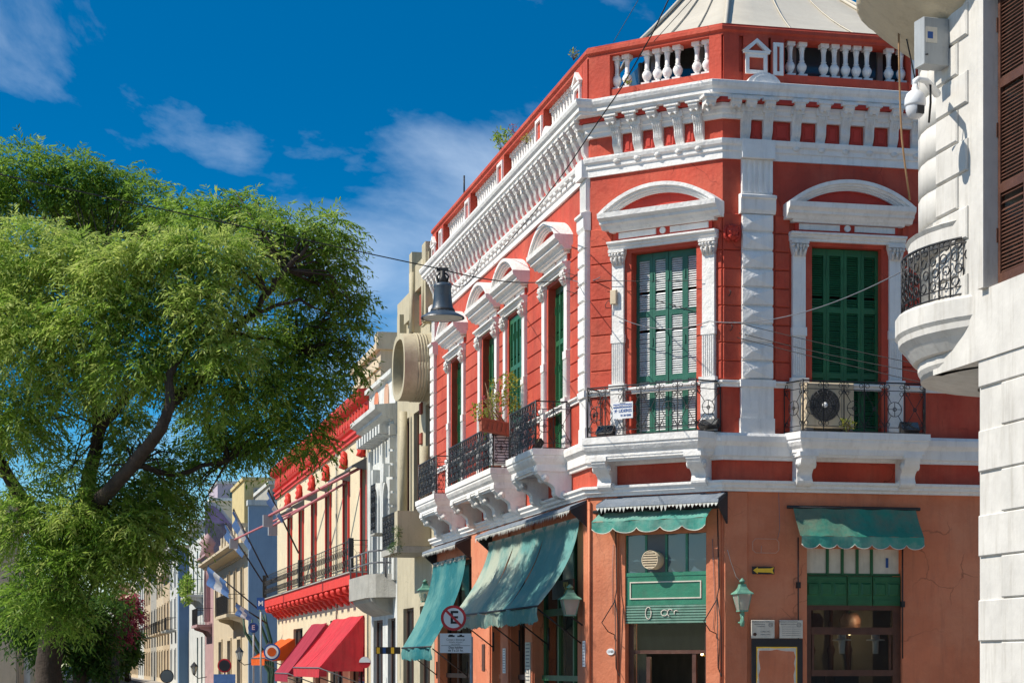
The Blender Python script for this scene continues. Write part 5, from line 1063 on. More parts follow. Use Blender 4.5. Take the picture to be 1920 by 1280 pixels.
def plain_balcony(t, s0, s1, z, pj, slab, h=.95, style='bars', und=True, m=IRON, n=None):
    b = part('balcony', MB().box(-s1, -s0, -pj, 0, z - .16, z), slab, t, FA.M); mb = MB()
    mb.tube([(-s1 + .04, 0, z + h), (-s1 + .04, -pj + .04, z + h), (-s0 - .04, -pj + .04, z + h), (-s0 - .04, 0, z + h)], .02, 4, sm=False); mb.tube([(-s1 + .04, 0, z + .08), (-s1 + .04, -pj + .04, z + .08), (-s0 - .04, -pj + .04, z + .08), (-s0 - .04, 0, z + .08)], .014, 4, sm=False)
    k = n or int((s1 - s0) / .16)
    for i in range(k + 1): x = -s0 - .04 - (s1 - s0 - .08) * i / k; mb.tube([(x, -pj + .04, z), (x, -pj + .04, z + h)], .011, 4, False)
    for i in range(5): y = -pj + .04 + (pj - .04) * i / 5; mb.tube([(-s0 - .04, y, z), (-s0 - .04, y, z + h)], .011, 4, False)
    part('railing', mb, m, b, FA.M)
    if und:
        for x in (s0 + .2, s1 - .2): part('bracket', MB().prism([(0, z - .16), (-pj * .85, z - .16), (-pj * .8, z - .26), (-pj * .25, z - .42), (0, z - .7)], -x - .09, -x + .09, 'x'), slab, b, FA.M)
    return b
# olive cream art-deco house
S0, S1 = 14.60, 20.05
t = house('olive cream art deco house with an oval projecting window hood', S0, S1, 11.2, DECO, [(15.4, .8, 5.4, 8.0), (17.1, .8, 5.4, 8.0), (18.6, .9, 5.4, 8.0), (15.9, 1.4, .3, 3.1), (18.3, 1.6, .3, 3.1)], name='art_deco_house')
mb = MB(); mb.box(-17.0, -S0 - .02, -.14, .2, 10.9, 11.55); mb.box(-16.9, -16.5, -.22, .2, 9.9, 11.9); mb.box(-15.2, -14.7, -.20, .2, 9.9, 11.8); mb.box(-18.4, -17.0, -.1, .3, 10.4, 10.9); mb.box(-19.0, -18.6, -.18, .3, 9.9, 10.7); part('stepped_parapet', mb, DECO, t, FA.M)
mb = MB(); mb.smooth = True
for x in (-16.7, -16.55, -14.95): mb.tube([(x, -.2, 9.9), (x, -.2, 11.4)], .06, 8)
mb.prism([(x_, z_) for x_, z_ in ((-16.2, 10.0), (-15.3, 10.0), (-15.3, 10.8), (-16.2, 10.8))], -.03, 0, 'y'); part('parapet_ribs', mb, DECO, t, FA.M)
part('red_tile_panel', MB().box(-16.4, -15.3, -.05, -.0, 10.05, 10.8), TILER, t, FA.M)
def oval(cx, cz, rx, rz, n=36, e=2.6): return [(cx + rx * math.copysign(abs(math.cos(a)) ** (2 / e), math.cos(a)), cz + rz * math.copysign(abs(math.sin(a)) ** (2 / e), math.sin(a))) for a in [2 * math.pi * i / n for i in range(n)]]
mb = MB(); o1 = oval(-15.55, 8.88, .95, .80); o2 = oval(-15.55, 8.88, .80, .66)
cl = lambda o: o + [o[0]]
mb.grid([[(x, -.72, z) for x, z in cl(o2)], [(x, -.72, z) for x, z in cl(o1)]], False); mb.grid([[(x, .0, z) for x, z in cl(o1)], [(x, -.72, z) for x, z in cl(o1)]]); mb.grid([[(x, -.72, z) for x, z in cl(o2)], [(x, .0, z) for x, z in cl(o2)]])
hd = part('oval_hood', mb, DECO, t, FA.M); mb = MB()
for y in (-.16, -.23, -.30, -.37): mb.tube([(x, y, z) for x, z in cl(oval(-15.55, 8.88, .955, .805))], .018, 4)
part('hood_ribs', mb, DECO, hd, FA.M); part('hood_window', MB().prism(o2, -.05, -.01, 'y'), DARK, hd, FA.M)
for x, z_ in ((-14.9, 6.9), (-17.9, 8.1)): mb = MB(); mb.smooth = True; mb.tube([(x, -.2, 5.4), (x, -.2, z_)], .10, 10); part('column', mb, DECO, t, FA.M)
for z in (5.6, 6.35, 7.1, 7.85, 8.6): 
    for x in (-14.66, -16.3): part('vent_grid', MB().cblock(x - .12, x + .0 + .12, -.06, 0, z, z + .28, .02), TILER, t, FA.M)
b = part('concrete_balcony', MB().box(-17.4, -15.0, -.85, 0, 4.35, 4.5), CONC, t, FA.M); part('balcony_wall', MB().box(-15.45, -15.0, -.83, -.02, 4.505, 5.35), DECO, b, FA.M)
mb = MB(); railing(mb, (-17.36, -.82, 4.5), (1, 0, 0), 1.88, .85, 'dense'); part('railing', mb, IRON, b, FA.M)
wd = thing('weed', 'shaggy green plant growing from the concrete balcony edge', 'plant', FA.at(-15.2, -.8, 4.5)); part('stems', stems([[(0, 0, 0), (.1, -.1, -.1), (.15, -.15, -.3)], [(-.3, 0, 0), (-.35, -.1, -.2), (-.3, -.1, -.4)]], .01), BROWN, wd)
leafblob('foliage', wd, None, [(.0, 0, .0, .35, .18, .14), (-.5, 0, -.05, .3, .15, .12), (.2, -.05, .3, .12, .12, .25)], 700, .09, .012, LF2, 14)
# white ornate house
S0, S1 = 20.08, 24.75
t = house('weathered white house with arched windows and a deep cornice', S0, S1, 8.3, WHITE2, [(21.3, .85, 4.0, 6.2), (23.2, .85, 4.0, 6.2), (21.0, 1.3, .3, 2.9), (23.4, 1.7, .3, 2.9)], cornice=(8.05, .60, WHITE2), name='ornate_house')
mb = MB(); holes = []
wallholes(mb, -S1, -S0, 8.58, 9.4, [(-21.9, -21.1, 8.7, 9.0), (-23.7, -22.9, 8.7, 9.0)], -.05, .25); mb.box(-S1 - .02, -S0 + .02, -.18, .28, 9.4, 9.52)
part('arched_parapet', mb, WHITE2, t, FA.M)
for c in (-21.5, -23.3): part('arch_filling', MB().prism([(c - .38, 8.66)] + [(c + .38 * math.cos(math.pi - i * .314), 9.0 + .32 * math.sin(i * .314)) for i in range(11)] + [(c + .38, 8.66)], -.07, .1, 'y'), paint('pinkish_render', (.5, .3, .2), .8, .1, 3, .2) if c > -22 else TERRA, t, FA.M)
for c in (-21.3, -23.2):
    mb = MB(); arcring(mb, .44, .60, 6.15, 6.15, -.12, 0); mb.box(-.60, -.44, -.12, 0, 4.0, 6.15); mb.box(.44, .60, -.12, 0, 4.0, 6.15); mb.prism([(-.10, 6.6), (.10, 6.6), (.16, 7.1), (-.16, 7.1)], -.2, 0, 'y'); part('arched_surround', mb, WHITE2, t, FA.at(c, 0, 0))
for i in range(9): part('dentil', MB().box(-.14, .14, -.45, 0, 8.50, 8.74), WHITE2, t, FA.at(-20.4 - i * .5, 0, -.68))
for x in (-20.3, -22.25, -24.5):
    mb = MB(); mb.cblock(x - .16, x + .16, -.10, 0, 3.9, 7.75, .02); part('wall_pilaster', mb, WHITE2, t, FA.M)
for i in range(10): mb = MB().box(-20.25, -20.12, -.20, -.0, 4.8 + i * .37, 5.1 + i * .37); part('quoin', mb, WHITE2, t, FA.M)
bb = part('concrete_balcony', MB().prism([(-24.6, 0), (-24.6, -.55), (-24.4, -.68), (-21.2, -.68), (-20.6, -.5), (-20.3, 0)], 3.45, 4.08, 'z'), CONC, t, FA.M)
mb = MB(); mb.prism([(0, 3.45), (-.6, 3.45), (-.55, 3.35), (-.3, 3.15), (0, 3.0)], -24.3, -20.8, 'x'); part('carved_corbel', mb, CONC, bb, FA.M)
mb = MB()
for z in (4.38, 4.70): mb.tube([(-24.5, -.62, z), (-21.1, -.62, z), (-20.5, -.45, z), (-20.4, 0, z)], .025, 5, sm=False)
for x in (-24.5, -23.3, -22.2, -21.1): mb.tube([(x, -.62, 4.0), (x, -.62, 4.72)], .025, 5)
mb.tube([(-20.45, -.25, 4.0), (-20.45, -.25, 4.72)], .025, 5)
part('pipe_railing', mb, GREYP, bb, FA.M)
bb2 = part('side_balcony', MB().box(-20.9, -20.15, -.6, 0, 5.1, 5.15), CONC, t, FA.M)
mb = MB(); railing(mb, (-20.9, -.58, 5.15), (1, 0, 0), .75, 1.3, 'dense'); part('railing', mb, IRON, bb2, FA.M)
# taller beige block set back behind
t = thing('set_back_block', 'tall beige roof block rising behind the weathered white house', 'building', FA.at(-32, 1, 0))
mb = MB(); mb.box(-35.0, -29.3, 1.0, 8, 9.35, 11.45); mb.box(-35.1, -29.2, .85, 8.1, 11.455, 11.65); mb.box(-29.9, -29.25, .9, 1.6, 11.66, 12.0); mb.box(-35.05, -29.25, .93, 1.0, 10.9, 11.05)
for i in range(4): mb.box(-30.9 - i * 1.2, -30.1 - i * 1.2, .94, 1.0, 9.9, 10.8)
part('attic_block', mb, BEIGE, t, FA.M)
mb = MB()
for i in range(6): mb.tube([(-29.6, 2 + i * .4, 11.6), (-29.8, 2 + i * .4, 12.3)], .02, 4)
part('roof_spikes', mb, CONC, t, FA.M)
# cream house with red trim
S0, S1 = 24.8, 50.4
oy = [25.9, 29.7, 34.0, 37.9, 41.7, 45.5]
t = house('long cream house with bright red cornice and red window frames', S0, S1, 9.3, CREAM, [(s, 1.05, 4.36, 7.5) for s in oy] + [(27.5, 3.0, .2, 3.1), (32.2, 3.0, .2, 3.1), (37.0, 1.2, .2, 2.9), (43.0, 3.0, .2, 3.0)], cornice=None, name='cream_house', frame=None, fmat=BLK)
mb = MB(); A2, B2 = FA.pt(-S1, 0).xy, FA.pt(-S0, 0).xy
mb.sweep([A2, B2], [(-.02, 8.45), (.08, 8.45), (.08, 8.52), (.14, 8.57), (.14, 8.65), (.08, 8.68), (.08, 8.72), (.16, 8.76), (.20, 8.84), (.08, 8.86), (.08, 9.28), (.30, 9.38), (.36, 9.50), (.36, 9.60), (-.02, 9.64)]); part('cornice', mb, BRED, t, IW)
for i in range(42): 
    x = -S0 - .35 - i * .6; part('cornice_ornament', MB().prism([(x - .2, 8.9), (x + .2, 8.9), (x + .23, 9.03), (x + .1, 9.14), (x, 9.22), (x - .1, 9.14), (x - .23, 9.03)], -.15, -.08, 'y'), REDD, t, FA.M)
for s in oy:
    x = -s; mb = MB(); g = .12
    mb.box(x - .52 - g, x - .52, -.06, 0, 4.36, 7.65); mb.box(x + .52, x + .52 + g, -.06, 0, 4.36, 7.65); mb.box(x - .52, x + .52, -.06, 0, 7.5, 7.65); part('red_surround', mb, BRED, t, FA.M)
    mb = MB(); mb.prism([(0, 7.70), (-.50, 7.42), (-.50, 7.36), (0, 7.62)], x - .75, x + .75, 'x'); mb.prism([(0, 7.62), (-.48, 7.38), (-.05, 7.3), (0, 7.3)], x + .72, x + .745, 'x'); part('dark_canopy', mb, GREYP, t, FA.M)
    mb = MB(); mb.smooth = True; mb.lathe([(.0, 7.72), (.17, 7.78), (.12, 7.9), (.16, 8.0), (.10, 8.1), (.13, 8.2), (.05, 8.3), (0, 8.32)], x, -.1, 0, 8)
    for k in (-1, 1): mb.tube([(x + k * .05, -.15, 7.8), (x + k * .22, -.12, 7.9), (x + k * .2, -.12, 8.08), (x + k * .08, -.14, 8.15)], .05, 5)
    part('red_ornament', mb, BRED, t, FA.M)
b = part('long_balcony', MB().box(-50.2, -24.9, -.55, 0, 3.98, 4.30), BRED, t, FA.M)
mb = MB(); mb.box(-50.22, -24.88, -.6, .0, 4.30, 4.34); part('balcony_edge', mb, CONC, b, FA.M)
mb = MB(); n = 20
for k in range(n): L_ = 25.2 / n; railing(mb, (-50.15 + k * L_, -.55, 4.34), (1, 0, 0), L_, .90, 'far')
for k in (0, 2, 4): mb.box(-50.15 + k * 6.3 - .09, -50.15 + k * 6.3 + .09, -.62, -.48, 4.34, 5.30)
railing(mb, (-24.95, -.55, 4.34), (0, 1, 0), .5, .9, 'open'); part('railing', mb, IRON, b, FA.M)
cmh = MB(); cmh.prism([(0, 0), (-.48, 0), (-.5, -.12), (-.42, -.22), (-.28, -.24), (-.2, -.36), (-.1, -.42), (0, -.5)], -.28, .28, 'x')
for k in (-.18, 0, .18): cmh.smooth = True; cmh.lathe([(0, -.20), (.07, -.12), (.08, -.05), (.05, 0)], k, -.47, -.02, 7)
cmh = cmh.mesh('red_corbel', [BRED])
for i in range(19): part('red_corbel', cmh, None, b, FA.at(-25.3 - i * 1.36, 0, 3.98))
mb = MB()
for s in (25.0, 31.8): mb.tube([(-s, -.05, .5), (-s, -.05, 8.5)], .03, 6)
part('drain_pipes', mb, CONC, t, FA.M)
fl = lambda lab, s0_, s1_, z0, z1, pj, mat, grp: None
def slope_awning(lab, s0, s1, zt, zb, pj, mat, grp='sloping awnings on the cream house', nst=1):
    t = thing('awning', lab, 'awning', FA.at(-(s0 + s1) / 2, 0, zb - .2), grp)
    for k in range(nst):
        a, b_ = s0 + (s1 - s0) * k / nst + (.04 if k else 0), s0 + (s1 - s0) * (k + 1) / nst; rows = []
        for i in range(7): q = i / 6; rows.append([(-(a + (b_ - a) * j / 6), -.05 - (pj - .05) * q, zt + (zb - zt) * q - .06 * math.sin(q * 3.14) - .02 * math.sin(j + q * 4)) for j in range(7)])
        mb = MB(); mb.grid(rows); part('canvas', mb, mat, t, FA.M)
    mb = MB(); rows = [[(-(s0 + (s1 - s0) * j / 20), -pj - .01 * math.sin(j * 2 + i), zb - i * .14) for j in range(21)] for i in range(3)]; mb.grid(rows); part('valance', mb, mat, t, FA.M)
    for s in (s0 + .01, s1 - .01): part('side_panel', MB().add([(-s, -.05, zt), (-s, -pj, zb), (-s, -pj, zb - .1), (-s, -.05, zb - .1)], [(0, 1, 2, 3)]), mat, t, FA.M)
    mb = MB(); mb.tube([(-s0, -pj, zb), (-s1, -pj, zb)], .025, 5); mb.tube([(-s0, -pj, zb), (-s0, -.02, zb - .5)], .02, 5); mb.tube([(-s1, -pj, zb), (-s1, -.02, zb - .5)], .02, 5); part('arms', mb, GREYP, t, FA.M)
    return t
slope_awning('wide red sloping awning below the red balcony', 25.9, 32.6, 3.1, 1.55, 1.35, CRED, nst=2)
slope_awning('maroon awning just beyond the wide red one', 34.2, 38.4, 3.05, 1.35, 1.35, CMAR)
t = slope_awning('small orange awning at the far end of the cream house', 43.5, 49.0, 2.65, 1.9, 1.2, CORG, nst=2)
t = thing('round_sign', 'round blue and white disc sign against the orange awning', 'sign', FA.at(-42.8, -1.0, 2.12) @ Matrix.Rotation(R(77), 4, 'Z')); part('disc', disc(.31, -.02, .02), BLUEP, t); part('ring', disc(.25, -.03, -.02), WHP, t); part('centre', disc(.17, -.04, -.03), CORG, t)
t = thing('round_sign', 'red and white hanging disc sign under the wide red awning', 'sign', FA.at(FA.px(684, .6), -.6, FA.pz(684, 1241, .6)) @ Matrix.Rotation(R(77), 4, 'Z')); part('disc', disc(.16, -.02, .02), REDP, t); part('upper_half', MB().prism([(.155 * math.cos(i * math.pi / 12), .155 * math.sin(i * math.pi / 12)) for i in range(13)], -.03, -.02, 'y'), WHP, t)
t = thing('shop_sign', 'dark projecting shop board with blue and yellow ends below the ornate house', 'sign', FA.at(-19.6, -.35, 2.02)); part('board', MB().box(-.04, .04, -.3, .4, -.09, .09), BLK, t)
for y, m in ((-.28, YELP), (-.12, BLUEP), (.1, YELP)): part('band', MB().box(.04, .05, y, y + .08, -.08, .08), m, t)
# pole-mounted pink arms with floodlights; flags
def pole(lab, s, z, dx, dy, dz, mat, box=None, grp=None, r=.04, cat='pole', nm='banner_pole'):
    t = thing(nm, lab, cat, FA.at(-s, 0, z), grp); mb = MB(); mb.smooth = True; mb.tube([(0, 0, 0), (-dx, -dy, dz)], r, 6); part('shaft', mb, mat, t)
    if box: part('floodlight', MB().box(-dx - .12, -dx + .12, -dy - .15, -dy + .15, dz - .32, dz + .05), box, t)
    return t
GP = 'pink poles with floodlights on the cream house'
pole('long pink pole slanting down from the nearest dark canopy', 25.9, 7.5, 5.5, 2.3, -1.15, PINKM, GREY, GP, .05); pole('pink pole slanting down from the second dark canopy', 29.7, 7.35, 6.0, 1.7, -1.0, PINKM, GREY, GP, .045); pole('farther pink pole slanting down towards the blue wall', 34.0, 7.3, 9.0, 2.4, -1.0, PINKM, GREY, GP, .04)
def flag(lab, s, y, z, up, size, seed):
    t = thing('flag', lab, 'flag', FA.at(-s, -y, z), 'blue and white flags along the street'); U = Vector(up); mb = MB(); mb.smooth = True; mb.tube([(0, 0, 0), U], .03, 5); mb.lathe([(0, -.06), (.05, 0), (0, .08)], U.x, U.y, U.z, 6); part('pole', mb, IRON, t)
    r_ = random.Random(seed); h, l = size; n = 10
    for k in range(3):
        rows = []
        for i in range(n + 1):
            q = i / n; row = []
            for j in range(3):
                v = (k + j / 2) / 3; p = U * (1 - v * h / U.length) + Vector((-.10 * math.sin(q * 6 + seed) - .25 * q, -.05 * math.sin(q * 9) + .18 * v * q, -l * q * (.95 - .12 * v))); row.append(p)
            rows.append(row)
        mb = MB(); mb.grid(rows); part('stripe', mb, FLW if k == 1 else FLB, t)
flag('blue and white flag hanging near the middle of the red balcony', 35.0, .9, 5.4, (.9, -1.1, 2.0), (.9, .42), 1)
flag('blue and white flag on the tallest balcony pole against the blue wall', 45.2, .9, 5.0, (-.2, -1.3, 2.6), (1.2, .7), 2)
flag('blue and white flag just left of the tallest balcony pole', 46.8, .95, 4.9, (-.6, -1.4, 2.3), (1.1, .6), 3)
flag('long drooping flag at the far corner of the red balcony', 48.4, 1.0, 3.9, (-1.0, -1.9, 1.7), (1.0, .8), 4)
flag('low flag beneath the far end of the red balcony', 48.6, .6, 3.3, (-.3, -1.2, .8), (.6, .5), 5)
t = thing('metro_sign', 'small blue square sign with a white letter M by the far balcony end', 'sign', FA.at(FA.px(489, 1.5), -1.5, FA.pz(489, 1131, 1.5)) @ Matrix.Rotation(R(77), 4, 'Z')); part('plate', MB().box(-.14, .14, -.03, .03, -.22, .22), BLUEP, t); part('letter', text_mesh('M', .26, .001, WHP, bold=True), None, t, W[t.name] @ Matrix.Translation((0, -.035, 0))); mb = MB(); mb.tube([(0, 0, -FA.pz(489, 1131, 1.5) + .13), (0, 0, -.3)], .035, 6); part('post', mb, GREY, t)
def disc_sign(X, Y, D_, r0, m1, m2, txt, lab, plate=None, post=True):
    p = at(X, Y, D_); t = thing('street_sign', lab, 'sign', Matrix.Translation(p)); part('disc', disc(r0, -.02, .0), m1, t); part('face', disc(r0 * .8, -.028, -.02), m2, t)
    if txt: part('letter', text_mesh(txt, r0 * 1.3, .001, WHP, bold=True), None, t, W[t.name] @ Matrix.Translation((0, -.03, 0)))
    if post: mb = MB(); mb.tube([(0, .03, -p.z + .1), (0, .03, r0 * .9)], .035, 6); part('post', mb, GREY, t)
    if plate: mb = MB(); mb.box(-.42, .42, -.02, 0, -r0 - plate, -r0 - .06); part('lower_plate', mb, FLB, t)
disc_sign(475, 1176, 82, .21, BLUEP, BLUEP, 'E', 'round blue parking sign with white E against the pale blue wall'); disc_sign(421, 1247, 78, .27, REDP, BLK, None, 'round red rimmed dark sign above a pale blue plate', .55)
t = thing('street_mirror', 'round dark traffic mirror at the bottom left of the street', 'mirror', Matrix.Translation(at(313, 1267, 95))); part('rim', disc(.32, -.02, .02), BLK, t); part('mirror', disc(.28, -.03, -.02), GLASSB, t); mb = MB(); mb.tube([(0, .03, -1.1), (0, .03, .2)], .04, 6); part('post', mb, GREY, t)
def small_lantern(X, Y, D_, lab, s=1.3):
    p = at(X, Y, D_); t = thing('street_lantern', lab, 'lantern', Matrix.Translation(p), 'black lanterns along the far pavement')
    mb = MB(); mb.lathe([(.06 * s, 0), (.13 * s, .26 * s)], 0, 0, 0, 6, False); part('glass', mb, FROST, t); mb = MB(); mb.lathe([(.16 * s, .26 * s), (.08 * s, .36 * s), (.03 * s, .42 * s), (0, .46 * s)], 0, 0, 0, 6, False); mb.lathe([(0, -.08 * s), (.06 * s, -.02 * s), (.06 * s, 0)], 0, 0, 0, 6); mb.tube([(0, 0, -.05 * s), (.2, .1, -.18 * s), (.6, .2, -.12 * s)], .02, 5)
    for i in range(6): a = i * math.pi / 3; mb.tube([(.06 * s * math.cos(a), .06 * s * math.sin(a), 0), (.13 * s * math.cos(a), .13 * s * math.sin(a), .26 * s)], .012, 4)
    part('cage', mb, IRON, t)
small_lantern(449, 1236, 90, 'black lantern in front of the beige house, right of the round sign'); small_lantern(505, 1226, 82, 'black lantern next to the orange awning', 1.2); small_lantern(364, 1262, 100, 'far black lantern near the bottom of the picture')
# branching cactus
b = FA.pt(-52.5, -.3, 0)
t = thing('cactus', 'tall branching green cactus by the pale blue wall', 'cactus', Matrix.Translation((b.x, b.y, .1))); mb = MB(); mb.smooth = True; CAC = paint('cactus_skin', (.035, .075, .04), .6, .2, 8, .2); r_ = random.Random(3)
D_ = b.y
for pts in ([(505, 1260), (478, 1215), (460, 1185), (455, 1155)], [(505, 1260), (490, 1220), (475, 1190), (472, 1160)], [(508, 1262), (505, 1215), (492, 1180), (484, 1155)], [(510, 1262), (512, 1220), (502, 1180), (486, 1140)], [(512, 1262), (508, 1200), (500, 1170), (497, 1150)], [(508, 1270), (500, 1230), (480, 1200), (465, 1188)]):
    P_ = [(at(x, y, D_) - Vector((b.x, b.y, .1))) for x, y in pts]; base_ = Vector((.2, 0, 0)); mb.tube([base_] + P_, [.10] + [.075, .07, .06, .03], 6)
part('stems', mb, CAC, t)
# pale blue party wall (house beyond the gap)
t = house('beige house with deep cornice beside the tall blue party wall', 63.6, 85.5, 7.2, BEIGE, [(66.5, 1.1, 4.3, 6.4), (70.5, 1.1, 4.3, 6.4), (74.5, 1.1, 4.3, 6.4), (79, 1.1, 4.3, 6.4), (83, 1.1, 4.3, 6.4), (68, 2, .3, 2.9), (74, 2, .3, 2.9), (80, 2, .3, 2.9)], cornice=(6.9, .9, BEIGE), name='beige_house', depth=12, frame=BEIGE)
part('party_wall', MB().box(-63.6, -63.3, 0, 16, 0, 9.2), BLUE2, t, FA.M); part('wall_coping', MB().box(-63.9, -63.2, -.05, 16, 9.2, 9.45), WHITE2, t, FA.M); part('roof_parapet', MB().box(-80, -63.92, -.1, .2, 7.45, 8.2), BEIGE, t, FA.M)
part('rear_block', MB().box(-84, -64, 5, 14, 7.1, 9.1), CONC, t, FA.M)
for i in range(7): part('parapet_pier', MB().box(-66 - i * 2, -65.4 - i * 2, -.18, .24, 7.46, 8.5), BEIGE, t, FA.M)
plain_balcony(t, 65.2, 72, 4.1, .9, BEIGE, style='bars')
# rooftop yellow and lilac blocks farther back
def block(lab, X0, X1, Y0, D_, dep, mat, wins=(), name='rooftop_block', z0=0, extra=None, ang=TH):
    p0, p1 = at(X0, Y0, D_), at(X1, Y0, D_); wd = p1.x - p0.x; M_ = Matrix.Translation((p0.x, p0.y, 0)) @ Matrix.Rotation(R(ang), 4, 'Z'); t = thing(name, lab, 'building', M_); part('walls', MB().box(0, wd, 0, dep, z0, p0.z), mat, t)
    part('coping', MB().box(-.1, wd + .1, -.12, dep, p0.z, p0.z + .18), WHITE2 if mat != YEL else YEL, t)
    for a, b_, c, d in wins:
        x0, x1 = wd * a, wd * b_; w_ = part('window', MB().box(x0, x1, -.03, .05, p0.z - d, p0.z - c), GLASS, t); mb = MB(); f = .1; mb.box(x0 - f, x1 + f, -.06, 0, p0.z - c, p0.z - c + f); mb.box(x0 - f, x1 + f, -.08, 0, p0.z - d - f, p0.z - d); mb.box(x0 - f, x0, -.06, 0, p0.z - d, p0.z - c); mb.box(x1, x1 + f, -.06, 0, p0.z - d, p0.z - c); part('frame', mb, CONC, w_)
    return t
block('yellow ochre rooftop block above the blue wall', 458, 512, 900, 112, 8, YEL, [(.38, .72, .5, 1.5)])
t = block('pale lilac rooftop room with a small dark window', 408, 458, 906, 140, 8, paint('lilac_pale', (.42, .36, .42), .8, .1, 1, .2), [(.45, .75, .5, 1.7)])
block('grey tiled rooftop room between the yellow block and the red cornice', 506, 530, 908, 104, 8, CONC, [(.2, .7, .4, 1.6), (.2, .7, 2.0, 3.0)]); block('long cream terrace wall above the purple gable', 396, 460, 938, 134, 4, BEIGE, [])
# purple gabled side wall with white edge, and white house with green shutters
t = house('narrow pink stone house with a carved upper bay', 85.6, 92.5, 7.9, PINKST, [(89, 1.2, 4.2, 7.0)], name='pink_house', cornice=(7.6, .5, PINKST)); plain_balcony(t, 86.5, 91.5, 4.0, .9, PINKST)
mb = MB(); mb.smooth = True; mb.lathe([(0, 7.9), (.5, 8.1), (.35, 8.6), (.5, 8.9), (.2, 9.3), (0, 9.5)], -89, -.1, 0, 8); part('finial', mb, PINKST, t, FA.M)
mb = MB(); arcring(mb, .75, .95, 6.6, 6.6, -.25, 0); mb.box(-.95, -.75, -.25, 0, 4.2, 6.6); mb.box(.75, .95, -.25, 0, 4.2, 6.6); part('carved_bay', mb, PINKST, t, FA.at(-89, 0, 0))
t = house('tall white house with green shutters and a purple gable wall', 92.6, 108, 10.4, WHITE2, [(95.5, 1.2, 6.2, 9.0), (99.5, 1.2, 6.2, 9.0), (103.5, 1.2, 6.2, 9.0), (95.5, 1.3, .4, 3.4), (99.5, 1.3, .4, 3.4)], name='white_house', cornice=(10.0, .6, WHITE2), kind='green', fmat=GREEN)
pr = [(0, 0), (0, 11.45)] + [(.35 + i * .17, 11.45 - 1.35 * (1 - math.cos(i / 10 * math.pi)) / 2) for i in range(11)] + [(9, 10.1), (9, 0)]
mb = MB(); mb.prism(pr, -92.9, -92.6, 'x'); part('purple_gable', mb, LILAC, t, FA.M)
mb = MB(); mb.tube([FA.pt(-92.75, a, b_ + .1) for a, b_ in pr[1:-1]], .16, 4, sm=False); part('gable_coping', mb, WHITE2, t, IW)
bw = plain_balcony(t, 94.2, 101, 6.0, 1.0, WHITE2)
wd = thing('balcony_plants', 'green plants trailing over the balcony of the white house', 'plants', FA.at(-97, -.9, 6.0)); part('stems', stems([[(i - 2, 0, 0), (i - 2.1, -.1, .5), (i - 1.9, 0, .9)] for i in range(5)], .03), BROWN, wd); leafblob('foliage', wd, None, [(-2, 0, .5, .8, .4, .6), (0, 0, .7, .8, .4, .6), (2, 0, .6, .9, .4, .8), (2.6, -.1, -.2, .4, .3, .5)], 900, .22, .12, LF1, 21)
t = house('blue walled house behind the white one', 112, 122, 7.6, BLUE, [(115, 1.3, 4.2, 6.6), (119, 1.3, 4.2, 6.6)], name='blue_house'); part('party_wall', MB().box(-111.98, -111.7, -.5, 14, 0, 9.8), BLUE, t, FA.M); part('low_wall', MB().box(-111.6, -108.1, .2, 6, 0, 4.0), CONC, t, FA.M)
pal = [WHITE2, BEIGE2, BEIGE, CONC, BEIGE2, WHITE2, BEIGE, CREAM, BEIGE2]
specs = [(122.1, 133, 10.5), (133.1, 143, 9.0), (143.1, 156, 12.0), (156.1, 168, 10.2), (168.1, 184, 13.0), (184.1, 200, 10.5), (200.1, 222, 12.5), (222.1, 250, 11.5), (250.1, 300, 13)]
nmz = ['far white house with dark balconies beyond the blue wall', 'low warm stone house with one row of balconies', 'tall beige house with a carved balcony row', 'grey concrete house far down the street', 'tallest warm stone house in the distance', 'small pale house in the distance', 'distant beige house with small windows', 'distant cream house near the street end', 'last stone house at the end of the street']
for (a, b_, z), m, lb in zip(specs, pal, nmz):
    n = max(2, int((b_ - a) / 4)); ops = [(a + (b_ - a) * (i + .5) / n, 1.2, f, f + 2.3) for i in range(n) for f in ([.5, 4.4] + ([7.6] if z > 10.4 else []))]
    t = house(lb, a, b_, z, m, ops, name='far_house', cornice=(z - .4, .6, m), frame=m)
    for i in range(0, n, 1):
        if (b_ < 200): plain_balcony(t, a + (b_ - a) * (i + .5) / n - 1.1, a + (b_ - a) * (i + .5) / n + 1.1, 4.3, .8, CONC if m == WHITE2 else m, n=8, und=False)
# opposite side of the street: plain fronts beyond the trees
for k, (a, b_, z, m, lb) in enumerate([(62, 84, 9.0, BEIGE2, 'warm stone house across the street behind the trees'), (84.1, 110, 7.5, WHITE2, 'pale house across the street behind the trees'), (110.1, 150, 9, BEIGE, 'long beige house across the street in the distance'), (150.1, 300, 10, BEIGE2, 'farthest house across the street')]):
    t = thing('opposite_house', lb, 'building', FA.at(-(a + b_) / 2, -10.7, 0)); mb = MB(); n = int((b_ - a) / 4); n = min(n, 16)
    holes = [(-a - (b_ - a) * (i + .5) / n - .6, -a - (b_ - a) * (i + .5) / n + .6) for i in range(n)]
    for f0, f1, c, d in ((0, 3.6, .4, 3.0), (3.6, z, 4.3, 6.6)): wallholes(mb, -b_, -a, f0, f1, [(p, q, c, d) for p, q in holes], -11.1, -10.7)
    mb.box(-b_, -a, -20, -11.102, 0, z); mb.box(-b_, -a, -11.1, -10.3, z, z + .3); part('walls', mb, m, t, FA.M)
    for p, q in holes:
        for c, d in ((.4, 3.0), (4.3, 6.6)): part('pane', MB().box(p, q, -11.0, -10.98, c, d), GLASS, t, FA.M)
